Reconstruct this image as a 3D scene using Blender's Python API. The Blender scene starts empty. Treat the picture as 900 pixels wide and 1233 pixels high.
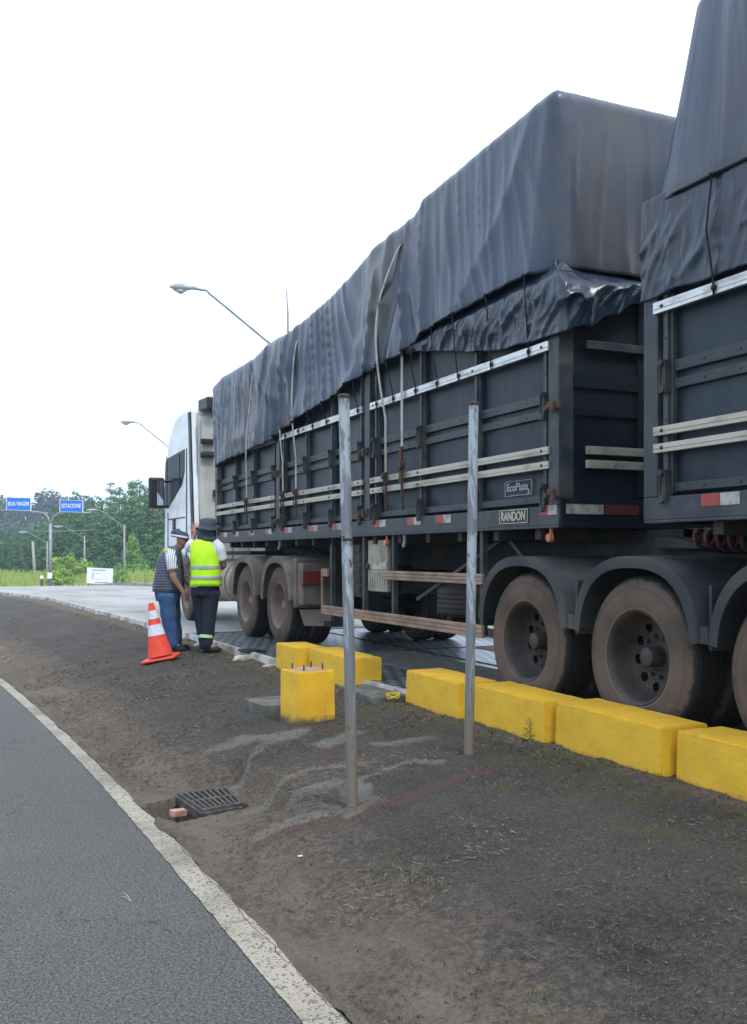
import bpy, bmesh, math, random
from math import sin, cos, pi, radians, atan, tan, sqrt, exp
from mathutils import Vector, Matrix, noise
random.seed(7)
# ------------------------------------------------------------------ camera, light, exposure
S = bpy.context.scene
COL = S.collection
TH = radians(24.0)                       # heading, clockwise from the truck lane (+Y)
cam = bpy.data.cameras.new('camera')
camo = bpy.data.objects.new('camera', cam); COL.objects.link(camo)
camo.location = (0, 0, 1.17)
camo.rotation_euler = (radians(90), 0, -TH)
cam.sensor_fit = 'VERTICAL'; cam.sensor_height = 36.0
cam.lens = 36.0*1180/1233
cam.shift_y = (669-616.5)/1233
cam.clip_start = 0.05; cam.clip_end = 3000
S.camera = camo
SUN_EL, SUN_AZ = radians(58), radians(168)     # azimuth clockwise from +Y
W = bpy.data.worlds.new('World'); S.world = W; W.use_nodes = True
nt = W.node_tree
bg = nt.nodes['Background']
sky = nt.nodes.new('ShaderNodeTexSky'); sky.sky_type = 'NISHITA'; sky.sun_disc = False
sky.sun_elevation = SUN_EL; sky.sun_rotation = SUN_AZ
sky.air_density = 1.0; sky.dust_density = 6.0; sky.ozone_density = 1.0
hs = nt.nodes.new('ShaderNodeHueSaturation'); hs.inputs['Saturation'].default_value = 0.22
nt.links.new(sky.outputs[0], hs.inputs['Color'])
# bright high overcast: a white cloud veil over the clear sky, a little uneven
cn = nt.nodes.new('ShaderNodeTexNoise'); cn.inputs['Scale'].default_value = 1.6; cn.inputs['Detail'].default_value = 5
cm = nt.nodes.new('ShaderNodeMapRange'); cm.inputs['To Min'].default_value = .80; cm.inputs['To Max'].default_value = .95
cx_ = nt.nodes.new('ShaderNodeMix'); cx_.data_type = 'RGBA'; cx_.inputs[7].default_value = (7.5, 8.95, 11.1, 1)
nt.links.new(cn.outputs['Fac'], cm.inputs['Value']); nt.links.new(cm.outputs[0], cx_.inputs[0])
nt.links.new(hs.outputs[0], cx_.inputs[6]); nt.links.new(cx_.outputs[2], bg.inputs['Color'])
bg.inputs['Strength'].default_value = 0.15
sl = bpy.data.lights.new('sun', 'SUN'); sl.energy = 1.9; sl.angle = radians(12); sl.color = (1, 0.96, 0.9)
so = bpy.data.objects.new('sun', sl); COL.objects.link(so)
sd = Vector((sin(SUN_AZ)*cos(SUN_EL), cos(SUN_AZ)*cos(SUN_EL), sin(SUN_EL)))
so.rotation_euler = sd.to_track_quat('Z', 'Y').to_euler()
S.view_settings.view_transform = 'Standard'; S.view_settings.look = 'None'
S.view_settings.gamma = 1; S.view_settings.exposure = 0.25; S.view_settings.use_curve_mapping = False

# ------------------------------------------------------------------ materials
def srgb(r, g, b):
    f = lambda c: c/12.92 if c <= .04045 else ((c+.055)/1.055)**2.4
    return (f(r/255), f(g/255), f(b/255), 1)
class N:
    """tiny node builder"""
    def __init__(s, name):
        s.m = bpy.data.materials.new(name); s.m.use_nodes = True; s.t = s.m.node_tree
        s.b = s.t.nodes['Principled BSDF']; s.tc = s.t.nodes.new('ShaderNodeTexCoord')
    def new(s, typ, **kw):
        n = s.t.nodes.new(typ)
        for k, v in kw.items():
            if k in n.inputs: s.put(n.inputs[k], v)
            else: setattr(n, k, v)
        return n
    def put(s, sock, v):
        if hasattr(v, 'is_output') or isinstance(v, bpy.types.NodeSocket): s.t.links.new(v, sock)
        else: sock.default_value = v
    def vec(s, scale=(1, 1, 1), kind='Object'):
        mp = s.new('ShaderNodeMapping'); s.t.links.new(s.tc.outputs[kind], mp.inputs[0]); mp.inputs['Scale'].default_value = scale
        return mp.outputs[0]
    def noise(s, scale=5, detail=4, rough=.55, sc=(1, 1, 1), dist=0, kind='Object'):
        n = s.new('ShaderNodeTexNoise'); s.t.links.new(s.vec(sc, kind), n.inputs['Vector'])
        n.inputs['Scale'].default_value = scale; n.inputs['Detail'].default_value = detail
        n.inputs['Roughness'].default_value = rough; n.inputs['Distortion'].default_value = dist
        return n.outputs['Fac']
    def vor(s, scale, sc=(1, 1, 1), out='Distance'):
        n = s.new('ShaderNodeTexVoronoi'); s.t.links.new(s.vec(sc), n.inputs['Vector']); n.inputs['Scale'].default_value = scale
        return n.outputs[out]
    def ramp(s, v, a, b, lo=0., hi=1.):
        n = s.new('ShaderNodeMapRange'); s.put(n.inputs['Value'], v)
        n.inputs['From Min'].default_value = a; n.inputs['From Max'].default_value = b
        n.inputs['To Min'].default_value = lo; n.inputs['To Max'].default_value = hi
        n.interpolation_type = 'SMOOTHSTEP'
        return n.outputs[0]
    def math(s, op, a, b=0.):
        n = s.new('ShaderNodeMath', operation=op); s.put(n.inputs[0], a); s.put(n.inputs[1], b); return n.outputs[0]
    def mix(s, f, a, b, mode='MIX'):
        n = s.new('ShaderNodeMix', data_type='RGBA', blend_type=mode)
        s.put(n.inputs[0], f); s.put(n.inputs[6], a); s.put(n.inputs[7], b); return n.outputs[2]
    def bump(s, h, dist=.01, strength=1., prev=None):
        n = s.new('ShaderNodeBump'); s.put(n.inputs['Height'], h); n.inputs['Distance'].default_value = dist
        n.inputs['Strength'].default_value = strength
        if prev is not None: s.put(n.inputs['Normal'], prev)
        s.t.links.new(n.outputs[0], s.b.inputs['Normal']); return n.outputs[0]
    def fin(s, col=None, rough=None, metal=None, spec=None):
        if col is not None: s.put(s.b.inputs['Base Color'], col)
        if rough is not None: s.put(s.b.inputs['Roughness'], rough)
        if metal is not None: s.put(s.b.inputs['Metallic'], metal)
        if spec is not None: s.put(s.b.inputs['Specular IOR Level'], spec)
        return s.m
M = {}
def simple(key, c, c2=None, scale=6, rough=.6, metal=0, bump=0, bscale=40, sc=(1, 1, 1), lo=.4, hi=.65, spec=.35, rvar=.1):
    n = N(key)
    if c2 is None: c2 = tuple(x*.75 for x in c[:3])+(1,)
    f = n.ramp(n.noise(scale, 6, .6, sc), lo, hi)
    col = n.mix(f, c, c2)
    if bump: n.bump(n.noise(bscale, 4, .6, sc), bump)
    M[key] = n.fin(col, n.ramp(f, 0, 1, rough, min(1, rough+rvar)), metal, spec)
def panel_mat():
    n = N('panel'); f = n.ramp(n.noise(1.4, 6, .65, (1, 1, .35)), .38, .75)
    c = n.mix(f, (.011, .020, .032, 1), (.030, .044, .060, 1))
    st = n.ramp(n.noise(9, 6, .7, (1, 1, .09)), .57, .70); c = n.mix(n.math('MULTIPLY', st, .45), c, (.085, .095, .10, 1))
    sc = n.ramp(n.noise(5, 8, .8, (1, 1, 1), 2.0), .66, .69); c = n.mix(n.math('MULTIPLY', sc, .5), c, (.14, .14, .135, 1))
    ru = n.ramp(n.noise(13, 5, .75, (1, 1, .35)), .68, .74); c = n.mix(n.math('MULTIPLY', ru, .6), c, (.075, .045, .030, 1))
    n.bump(n.noise(3, 3, .5), .012)
    M['panel'] = n.fin(c, n.ramp(st, 0, 1, .42, .6), 0, .24)
panel_mat()
simple('panel_shaded', (.005, .009, .016, 1), (.013, .018, .025, 1), 1.4, .6, spec=.12)  # darker copy of panel; shade on the end walls is put into its colour
simple('rail_dark', (.026, .034, .044, 1), (.062, .066, .066, 1), 5, .45, 0, .001, 30)
simple('frame_dark', (.028, .030, .034, 1), (.06, .055, .05, 1), 3, .6)
simple('chassis', (.018, .018, .020, 1), (.05, .042, .036, 1), 4, .7)
simple('alu', (.62, .63, .62, 1), (.30, .28, .25, 1), 9, .38, .65, .001, 60, (1, .3, 1), .45, .75)
simple('alu_dusty', (.48, .44, .36, 1), (.24, .20, .16, 1), 9, .5, .35, .001, 60, (1, .3, 1), .45, .75)
simple('guard', (.34, .23, .165, 1), (.20, .135, .10, 1), 5, .6, .15, .001, 60, (1, .4, 1))
simple('rubber', (.020, .019, .018, 1), (.045, .036, .030, 1), 5, .8)
simple('fender_black', (.026, .030, .036, 1), (.070, .066, .060, 1), 2.2, .5, 0, .001, 20, lo=.35, hi=.7)
simple('fender_dusty', (.125, .105, .088, 1), (.20, .165, .135, 1), 3, .75)
simple('tank', (.33, .26, .20, 1), (.22, .17, .13, 1), 3, .6)
simple('white_paint', (.84, .86, .87, 1), (.72, .73, .73, 1), 2, .32)
simple('cream', (.55, .55, .51, 1), (.36, .35, .32, 1), 2, .5, sc=(1, 1, .4))
simple('black_plastic', (.018, .02, .024, 1), None, 5, .45)
simple('tool', (.33, .31, .25, 1), (.22, .20, .155, 1), 6, .7)
simple('red_refl', (.36, .045, .045, 1), (.20, .05, .045, 1), 12, .35)
simple('white_refl', (.44, .41, .36, 1), (.24, .21, .18, 1), 12, .4)
simple('red_lens', (.16, .022, .02, 1), (.09, .03, .025, 1), 6, .3)
simple('orange_lens', (.60, .20, .10, 1), None, 6, .3)
simple('letter', (.55, .50, .40, 1), None, 20, .6)
simple('letter_grey', (.42, .45, .46, 1), None, 20, .6)
simple('galv', (.30, .32, .33, 1), (.22, .23, .24, 1), 5, .5, .5)
simple('lamp_head', (.42, .45, .48, 1), None, 5, .5, .2)
simple('conc_pole', (.36, .35, .33, 1), None, 5, .8)
simple('wood_dark', (.10, .06, .045, 1), (.16, .05, .04, 1), 5, .8)
simple('sign_blue', (.02, .17, .62, 1), (.02, .15, .55, 1), 2, .5)
simple('sign_white', (.78, .79, .80, 1), (.70, .71, .72, 1), 2, .5)
simple('ink', (.12, .13, .15, 1), None, 2, .6)
simple('webbing', (.46, .44, .39, 1), (.30, .27, .22, 1), 8, .8)
simple('rope', (.012, .013, .016, 1), None, 8, .7)
simple('rust', (.12, .07, .045, 1), (.06, .05, .045, 1), 20, .8, .2, .002, 60)
simple('iron', (.052, .050, .048, 1), (.12, .10, .085, 1), 18, .75, .2, .002, 60)
simple('skin', (.34, .19, .135, 1), (.27, .14, .10, 1), 12, .55)
simple('skin_light', (.42, .22, .16, 1), (.34, .17, .12, 1), 12, .55)
simple('hivis', (.50, .88, .02, 1), (.42, .78, .015, 1), 6, .7, 0, .004, 9)
simple('grey_band', (.36, .42, .40, 1), None, 6, .4)
simple('green_band', (.42, .70, .38, 1), None, 6, .5)
simple('white_cloth', (.66, .69, .76, 1), (.56, .6, .68, 1), 6, .9, 0, .004, 12)
simple('black_cloth', (.014, .016, .022, 1), None, 6, .9)
simple('navy', (.011, .016, .027, 1), (.018, .024, .038, 1), 6, .9, 0, .006, 9)
simple('denim', (.030, .075, .17, 1), (.045, .10, .21, 1), 9, .9, 0, .006, 12)
simple('hat', (.060, .075, .10, 1), (.035, .045, .06, 1), 8, .9, 0, .004, 12)
simple('vest_yellow', (.62, .52, .10, 1), None, 8, .8)
simple('cone_orange', (.80, .07, .035, 1), (.62, .07, .04, 1), 12, .5)
simple('cone_white', (.66, .68, .74, 1), (.50, .52, .58, 1), 12, .45)
simple('grout', (.36, .26, .19, 1), (.26, .22, .18, 1), 20, .9)
simple('brick', (.42, .27, .20, 1), (.30, .16, .11, 1), 20, .9, 0, .002, 60)
simple('weed', (.09, .17, .03, 1), (.13, .22, .04, 1), 20, .6)
simple('yellow_cord', (.65, .50, .03, 1), None, 20, .6)
simple('red_hose', (.30, .03, .03, 1), None, 20, .5)
simple('trunk', (.12, .10, .08, 1), None, 5, .9)
simple('paper', (.7, .7, .68, 1), None, 5, .8)
simple('eye', (.02, .015, .012, 1), None, 5, .3)
def glass():
    n = N('glass'); n.b.inputs['IOR'].default_value = 1.12; M['glass'] = n.fin((.012, .018, .022, 1), .22, 0, .18)
glass()
def mirror_glass():
    n = N('mirror_glass'); M['mirror_glass'] = n.fin((.55, .58, .6, 1), .05, 1)
mirror_glass()
# puffer vest: quilted bands
def puffer():
    n = N('puffer'); w = n.new('ShaderNodeTexWave', wave_type='BANDS', bands_direction='Z')
    n.t.links.new(n.vec(), w.inputs['Vector']); w.inputs['Scale'].default_value = 9; w.inputs['Distortion'].default_value = 1.6
    n.bump(w.outputs['Fac'], .004)
    M['puffer'] = n.fin(n.mix(n.ramp(w.outputs['Fac'], .1, .6), (.048, .058, .085, 1), (.070, .083, .115, 1)), .5)
puffer()
def stripes():
    n = N('striped_cloth'); w = n.new('ShaderNodeTexWave', wave_type='BANDS', bands_direction='X')
    n.t.links.new(n.vec(), w.inputs['Vector']); w.inputs['Scale'].default_value = 13
    M['striped_cloth'] = n.fin(n.mix(n.ramp(w.outputs['Fac'], .12, .22), (.03, .035, .05, 1), (.66, .68, .73, 1)), .9)
stripes()
# tyre: dusty side walls, dark tread, wet-looking scuffs
def tyre_mat():
    n = N('tyre'); sep = n.new('ShaderNodeSeparateXYZ'); n.t.links.new(n.tc.outputs['Object'], sep.inputs[0])
    r = n.math('SQRT', n.math('ADD', n.math('POWER', sep.outputs[1], 2), n.math('POWER', sep.outputs[2], 2)))
    nz = n.noise(2.6, 6, .6)
    dust = n.mix(n.ramp(nz, .38, .68), (.125, .088, .068, 1), (.075, .056, .045, 1))
    ring = n.ramp(n.math('ABSOLUTE', n.math('SUBTRACT', r, .313)), .007, .003)
    edge = n.ramp(n.math('ADD', r, n.math('MULTIPLY', n.math('SUBTRACT', n.noise(14, 5, .7), .5), .06)), .487, .505)
    scuff = n.math('MULTIPLY', n.ramp(n.noise(5, 6, .7, (1, 1, 1), 1.0), .56, .64), n.ramp(r, .43, .48))
    dark = (.020, .019, .018, 1)
    dust = n.mix(n.math('MULTIPLY', ring, .45), dust, (.22, .18, .15, 1))
    band = n.ramp(n.math('ABSOLUTE', n.math('SUBTRACT', r, .445)), .012, .006)
    dust = n.mix(n.math('MULTIPLY', band, .25), dust, (.04, .03, .026, 1))
    col = n.mix(n.math('MAXIMUM', edge, n.math('MULTIPLY', scuff, .8)), dust, dark)
    n.bump(n.noise(60, 4, .6), .002)
    M['tyre'] = n.fin(col, n.ramp(edge, 0, 1, .9, .75), 0, .3)
tyre_mat()
def rim_mat():
    n = N('rim'); nz = n.noise(6, 5, .6)
    M['rim'] = n.fin(n.mix(n.ramp(nz, .3, .7), (.060, .047, .040, 1), (.026, .022, .021, 1)), .6, .1)
    n = N('rim_dusty'); nz = n.noise(6, 5, .6)
    M['rim_dusty'] = n.fin(n.mix(n.ramp(nz, .3, .7), (.26, .195, .15, 1), (.18, .135, .105, 1)), .8)
rim_mat()
def tarp_mat():
    n = N('tarp')
    big = n.noise(.9, 5, .6, (1, 1, .8)); st = n.noise(2.2, 6, .65, (1, 1, .22), .5); fine = n.noise(40, 3, .6)
    c = n.mix(n.ramp(big, .40, .68), (.026, .046, .084, 1), (.074, .072, .076, 1))
    c = n.mix(n.math('MULTIPLY', n.ramp(st, .50, .75), .22), c, (.10, .12, .15, 1))
    c = n.mix(n.math('MULTIPLY', n.ramp(n.noise(9, 5, .7), .62, .72), .25), c, (.16, .15, .14, 1))
    b = n.bump(n.noise(3.0, 3, .45, (1, 1, .16), .4), .05, .6)
    n.bump(fine, .002, .6, b)
    M['tarp'] = n.fin(c, n.ramp(st, .3, .7, .27, .40), 0, .5)
tarp_mat()
def plastic_mat():
    n = N('plastic'); b = n.bump(n.noise(8, 3, .5, (1, 1, .4), .3), .03, .6)
    M['plastic'] = n.fin(n.mix(n.ramp(n.noise(2, 4), .4, .7), (.008, .017, .034, 1), (.018, .032, .056, 1)), .31, 0, .55)
plastic_mat()
def yellow_mat():
    n = N('yellow'); v = n.noise(3, 6, .65, kind='Object'); d = n.ramp(n.noise(2.5, 7, .7, (1, 1, .3), .4), .56, .74)
    c = n.mix(n.ramp(v, .35, .7), (.80, .475, .030, 1), (.68, .385, .032, 1))
    c = n.mix(n.math('MULTIPLY', d, .40), c, (.30, .17, .04, 1))
    c = n.mix(n.ramp(n.noise(22, 7, .8), .645, .68), c, (.24, .215, .17, 1))
    c = n.mix(n.math('MULTIPLY', n.ramp(n.noise(5, 8, .8, (1, 1, 1), 1.5), .60, .66), .55), c, (.20, .135, .06, 1))
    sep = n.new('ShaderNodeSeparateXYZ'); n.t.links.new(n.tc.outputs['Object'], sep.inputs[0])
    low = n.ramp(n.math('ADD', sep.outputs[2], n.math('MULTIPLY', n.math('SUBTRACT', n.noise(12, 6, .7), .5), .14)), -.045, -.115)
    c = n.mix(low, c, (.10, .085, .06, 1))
    b = n.bump(n.noise(14, 6, .7), .006, .8); n.bump(n.noise(120, 2, .6), .0015, .6, b)
    M['yellow'] = n.fin(c, .62, 0, .35)
yellow_mat()
def pole_mat():
    n = N('peeling_pole'); v = n.noise(6, 7, .7, (1, 1, .25), 1.2)
    c = n.mix(n.ramp(v, .47, .53), (.17, .19, .21, 1), (.37, .41, .45, 1))
    sep = n.new('ShaderNodeSeparateXYZ'); n.t.links.new(n.tc.outputs['Object'], sep.inputs[0])
    low = n.ramp(n.math('ADD', sep.outputs[2], n.math('MULTIPLY', v, .9)), 1.35, .75)
    c = n.mix(low, c, (.19, .16, .125, 1))
    c = n.mix(n.ramp(n.noise(22, 5, .7, (1, 1, .5)), .62, .66), c, (.10, .08, .065, 1))
    n.bump(v, .003)
    M['peeling_pole'] = n.fin(c, .55, .15)
pole_mat()
def asphalt():
    n = N('asphalt'); fine = n.noise(150, 3, .7); med = n.noise(55, 3, .6); big = n.noise(.6, 5, .6)
    vo = n.vor(95)
    c = n.mix(n.ramp(big, .35, .7), (.125, .127, .120, 1), (.165, .161, .149, 1))
    c = n.mix(n.ramp(n.math('ADD', n.math('MULTIPLY', fine, .5), n.math('MULTIPLY', n.noise(75, 2, .6), .5)), .38, .64), n.mix(.62, c, (.015, .015, .015, 1)), n.mix(.42, c, (.30, .29, .27, 1)))
    c = n.mix(n.math('MULTIPLY', n.ramp(n.noise(1.7, 6, .7, (1, .5, 1), .6), .58, .74), .45), c, (.17, .135, .105, 1))
    crack = n.new('ShaderNodeTexVoronoi', feature='DISTANCE_TO_EDGE')
    wv = n.new('ShaderNodeVectorMath', operation='ADD'); nn = n.new('ShaderNodeTexNoise'); nn.inputs['Scale'].default_value = 2.5; nn.inputs['Detail'].default_value = 6
    n.t.links.new(n.tc.outputs['Object'], nn.inputs['Vector'])
    n.t.links.new(n.tc.outputs['Object'], wv.inputs[0]); n.t.links.new(nn.outputs['Color'], wv.inputs[1])
    n.t.links.new(wv.outputs[0], crack.inputs['Vector']); crack.inputs['Scale'].default_value = .55
    ck = n.math('MULTIPLY', n.ramp(crack.outputs['Distance'], .006, .0), n.ramp(n.noise(1.2, 2), .5, .6))
    c = n.mix(n.math('MULTIPLY', ck, .6), c, (.015, .015, .014, 1))
    b = n.bump(n.math('ADD', n.math('MULTIPLY', vo, .8), med), .014, 1.0); n.bump(fine, .006, .9, b)
    M['asphalt'] = n.fin(c, .85, 0, .35)
asphalt()
def berm():
    n = N('berm')
    at = n.new('ShaderNodeAttribute', attribute_name='wear'); sp = n.new('ShaderNodeSeparateColor')
    n.t.links.new(at.outputs['Color'], sp.inputs[0])
    cem, dirt, red = sp.outputs[0], sp.outputs[1], sp.outputs[2]
    fine = n.noise(120, 4, .7); med = n.noise(26, 5, .7); big = n.noise(1.3, 6, .65, (1, 1, 1), .4); dia = n.noise(2.2, 6, .7, (2.2, .7, 1), .6)
    tar = n.mix(n.ramp(big, .35, .7), (.070, .060, .053, 1), (.118, .100, .087, 1))
    fine = n.math('ADD', n.math('MULTIPLY', fine, .5), n.math('MULTIPLY', n.noise(55, 4, .75), .5))
    tar = n.mix(n.ramp(fine, .38, .66), n.mix(.4, tar, (.012, .012, .012, 1)), n.mix(.38, tar, (.25, .23, .21, 1)))
    soil = n.mix(n.ramp(med, .3, .7), (.100, .078, .060, 1), (.215, .170, .130, 1))
    soil = n.mix(n.math('MULTIPLY', n.ramp(fine, .48, .64), .6), soil, (.26, .22, .18, 1))
    def thr(a, w=.30, off=0):
        s_ = n.math('ADD', a, n.math('ADD', n.math('MULTIPLY', n.math('SUBTRACT', med, .5), 1.1), n.math('MULTIPLY', n.math('SUBTRACT', dia, .5), .9)))
        return n.ramp(s_, .5-w+off, .5+w+off)
    c = n.mix(thr(dirt, .22), tar, soil)
    c = n.mix(n.math('MULTIPLY', n.ramp(dia, .56, .70), .5), c, (.125, .098, .080, 1))
    sxyz = n.new('ShaderNodeSeparateXYZ'); n.t.links.new(n.tc.outputs['Object'], sxyz.inputs[0])
    moss = n.math('MULTIPLY', n.ramp(n.math('ADD', n.noise(1.9, 7, .8, (1, 1, 1), .5), n.ramp(sxyz.outputs[0], 2.2, 3.6, .0, .10)), .56, .66), n.ramp(fine, .35, .6))
    moss_ = n.math('MULTIPLY', n.ramp(n.noise(1.9, 7, .8, (1, 1, 1), .5), .56, .66), n.ramp(fine, .35, .6))
    c = n.mix(n.math('MULTIPLY', moss, .85), c, (.120, .118, .048, 1))
    c = n.mix(n.math('MULTIPLY', n.ramp(n.noise(3.3, 7, .8, (1, .6, 1), .5), .56, .70), .6), c, (.030, .024, .022, 1))
    dust = n.math('MULTIPLY', n.ramp(dirt, .80, 1.0), n.ramp(n.noise(2.7, 6, .7, (1, .5, 1), .6), .42, .62))
    c = n.mix(n.math('MULTIPLY', dust, .75), c, (.24, .20, .165, 1))
    c = n.mix(n.math('MULTIPLY', thr(red, .24), .75), c, (.135, .085, .070, 1))
    c = n.mix(n.math('MULTIPLY', thr(cem, .36, .06), .75), c, n.mix(n.ramp(fine, .3, .7), (.31, .29, .25, 1), (.19, .175, .15, 1)))
    peb = n.ramp(n.vor(48), .22, .12)
    c = n.mix(n.math('MULTIPLY', peb, n.ramp(n.noise(9, 3), .46, .58)), c, (.27, .235, .20, 1))
    b = n.bump(n.math('ADD', med, n.math('MULTIPLY', n.noise(7, 5, .6), 1.5)), .040, 1.0); b = n.bump(n.noise(60, 4, .75), .016, 1.0, b); b = n.bump(fine, .008, 1.0, b)
    M['berm'] = n.fin(c, .92, 0, .25)
berm()
def line_mat():
    n = N('line_paint'); fine = n.noise(130, 4, .75); v = n.noise(9, 6, .75, (1, 1, 1), .5)
    c = n.mix(n.ramp(n.noise(2, 5, .6), .4, .7), (.38, .335, .265, 1), (.22, .19, .15, 1))
    c = n.mix(n.ramp(n.noise(75, 3, .6), .54, .62), c, (.085, .080, .070, 1))
    c = n.mix(n.math('MULTIPLY', n.ramp(v, .56, .68), .7), c, (.12, .105, .088, 1))
    n.bump(fine, .004)
    M['line_paint'] = n.fin(c, .8)
line_mat()
def deck_mat():
    n = N('deck'); br = n.new('ShaderNodeTexBrick'); n.t.links.new(n.vec((1, 1, 1)), br.inputs['Vector'])
    br.inputs['Scale'].default_value = 4.5; br.inputs['Mortar Size'].default_value = .07; br.inputs['Row Height'].default_value = .8; br.inputs['Brick Width'].default_value = .6
    br.inputs['Color1'].default_value = (.20, .235, .26, 1); br.inputs['Color2'].default_value = (.30, .34, .37, 1); br.inputs['Mortar'].default_value = (.012, .014, .017, 1)
    c = n.mix(n.ramp(n.noise(1.6, 6, .65), .50, .80), br.outputs['Color'], (.09, .085, .08, 1))
    n.bump(br.outputs['Fac'], .006)
    n.t.nodes[-1].invert = True
    M['deck'] = n.fin(c, .36, .45)
deck_mat()
simple('concrete', (.34, .335, .32, 1), (.25, .24, .225, 1), .7, .85, 0, .003, 30, (1, .3, 1))
simple('conc_dark', (.085, .085, .078, 1), (.15, .145, .13, 1), 6, .9, 0, .006, 30)
simple('white_edge', (.50, .48, .43, 1), (.20, .185, .16, 1), 3, .7, 0, .003, 30)
simple('grass_ground', (.10, .15, .035, 1), (.14, .17, .05, 1), .35, .95, 0, .02, 12)
def leaf(key, a, b, c):
    n = N(key); oi = n.new('ShaderNodeObjectInfo')
    col = n.mix(n.ramp(n.noise(.55, 3, .6), .35, .65), a, b)
    col = n.mix(n.math('MULTIPLY', oi.outputs['Random'], .55), col, c)
    M[key] = n.fin(col, .7, 0, .3)
    n.b.inputs['Transmission Weight'].default_value = 0
leaf('pine_leaf', (.055, .150, .045, 1), (.115, .250, .060, 1), (.070, .18, .075, 1))
leaf('bush_leaf', (.20, .34, .05, 1), (.30, .44, .07, 1), (.24, .38, .06, 1))
leaf('young_leaf', (.13, .27, .06, 1), (.20, .36, .08, 1), (.16, .3, .07, 1))
leaf('far_leaf', (.030, .060, .040, 1), (.045, .085, .045, 1), (.040, .075, .05, 1))
leaf('tall_grass', (.27, .36, .08, 1), (.38, .45, .12, 1), (.3, .38, .1, 1))
leaf('dry_bits', (.12, .095, .068, 1), (.21, .17, .12, 1), (.16, .13, .09, 1))
simple('grit', (.16, .145, .125, 1), (.045, .04, .037, 1), 40, .9, lo=.45, hi=.5)
leaf('dark_bits', (.035, .026, .020, 1), (.055, .042, .032, 1), (.05, .04, .03, 1))
leaf('tuft', (.075, .10, .028, 1), (.13, .13, .05, 1), (.1, .12, .04, 1))

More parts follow.
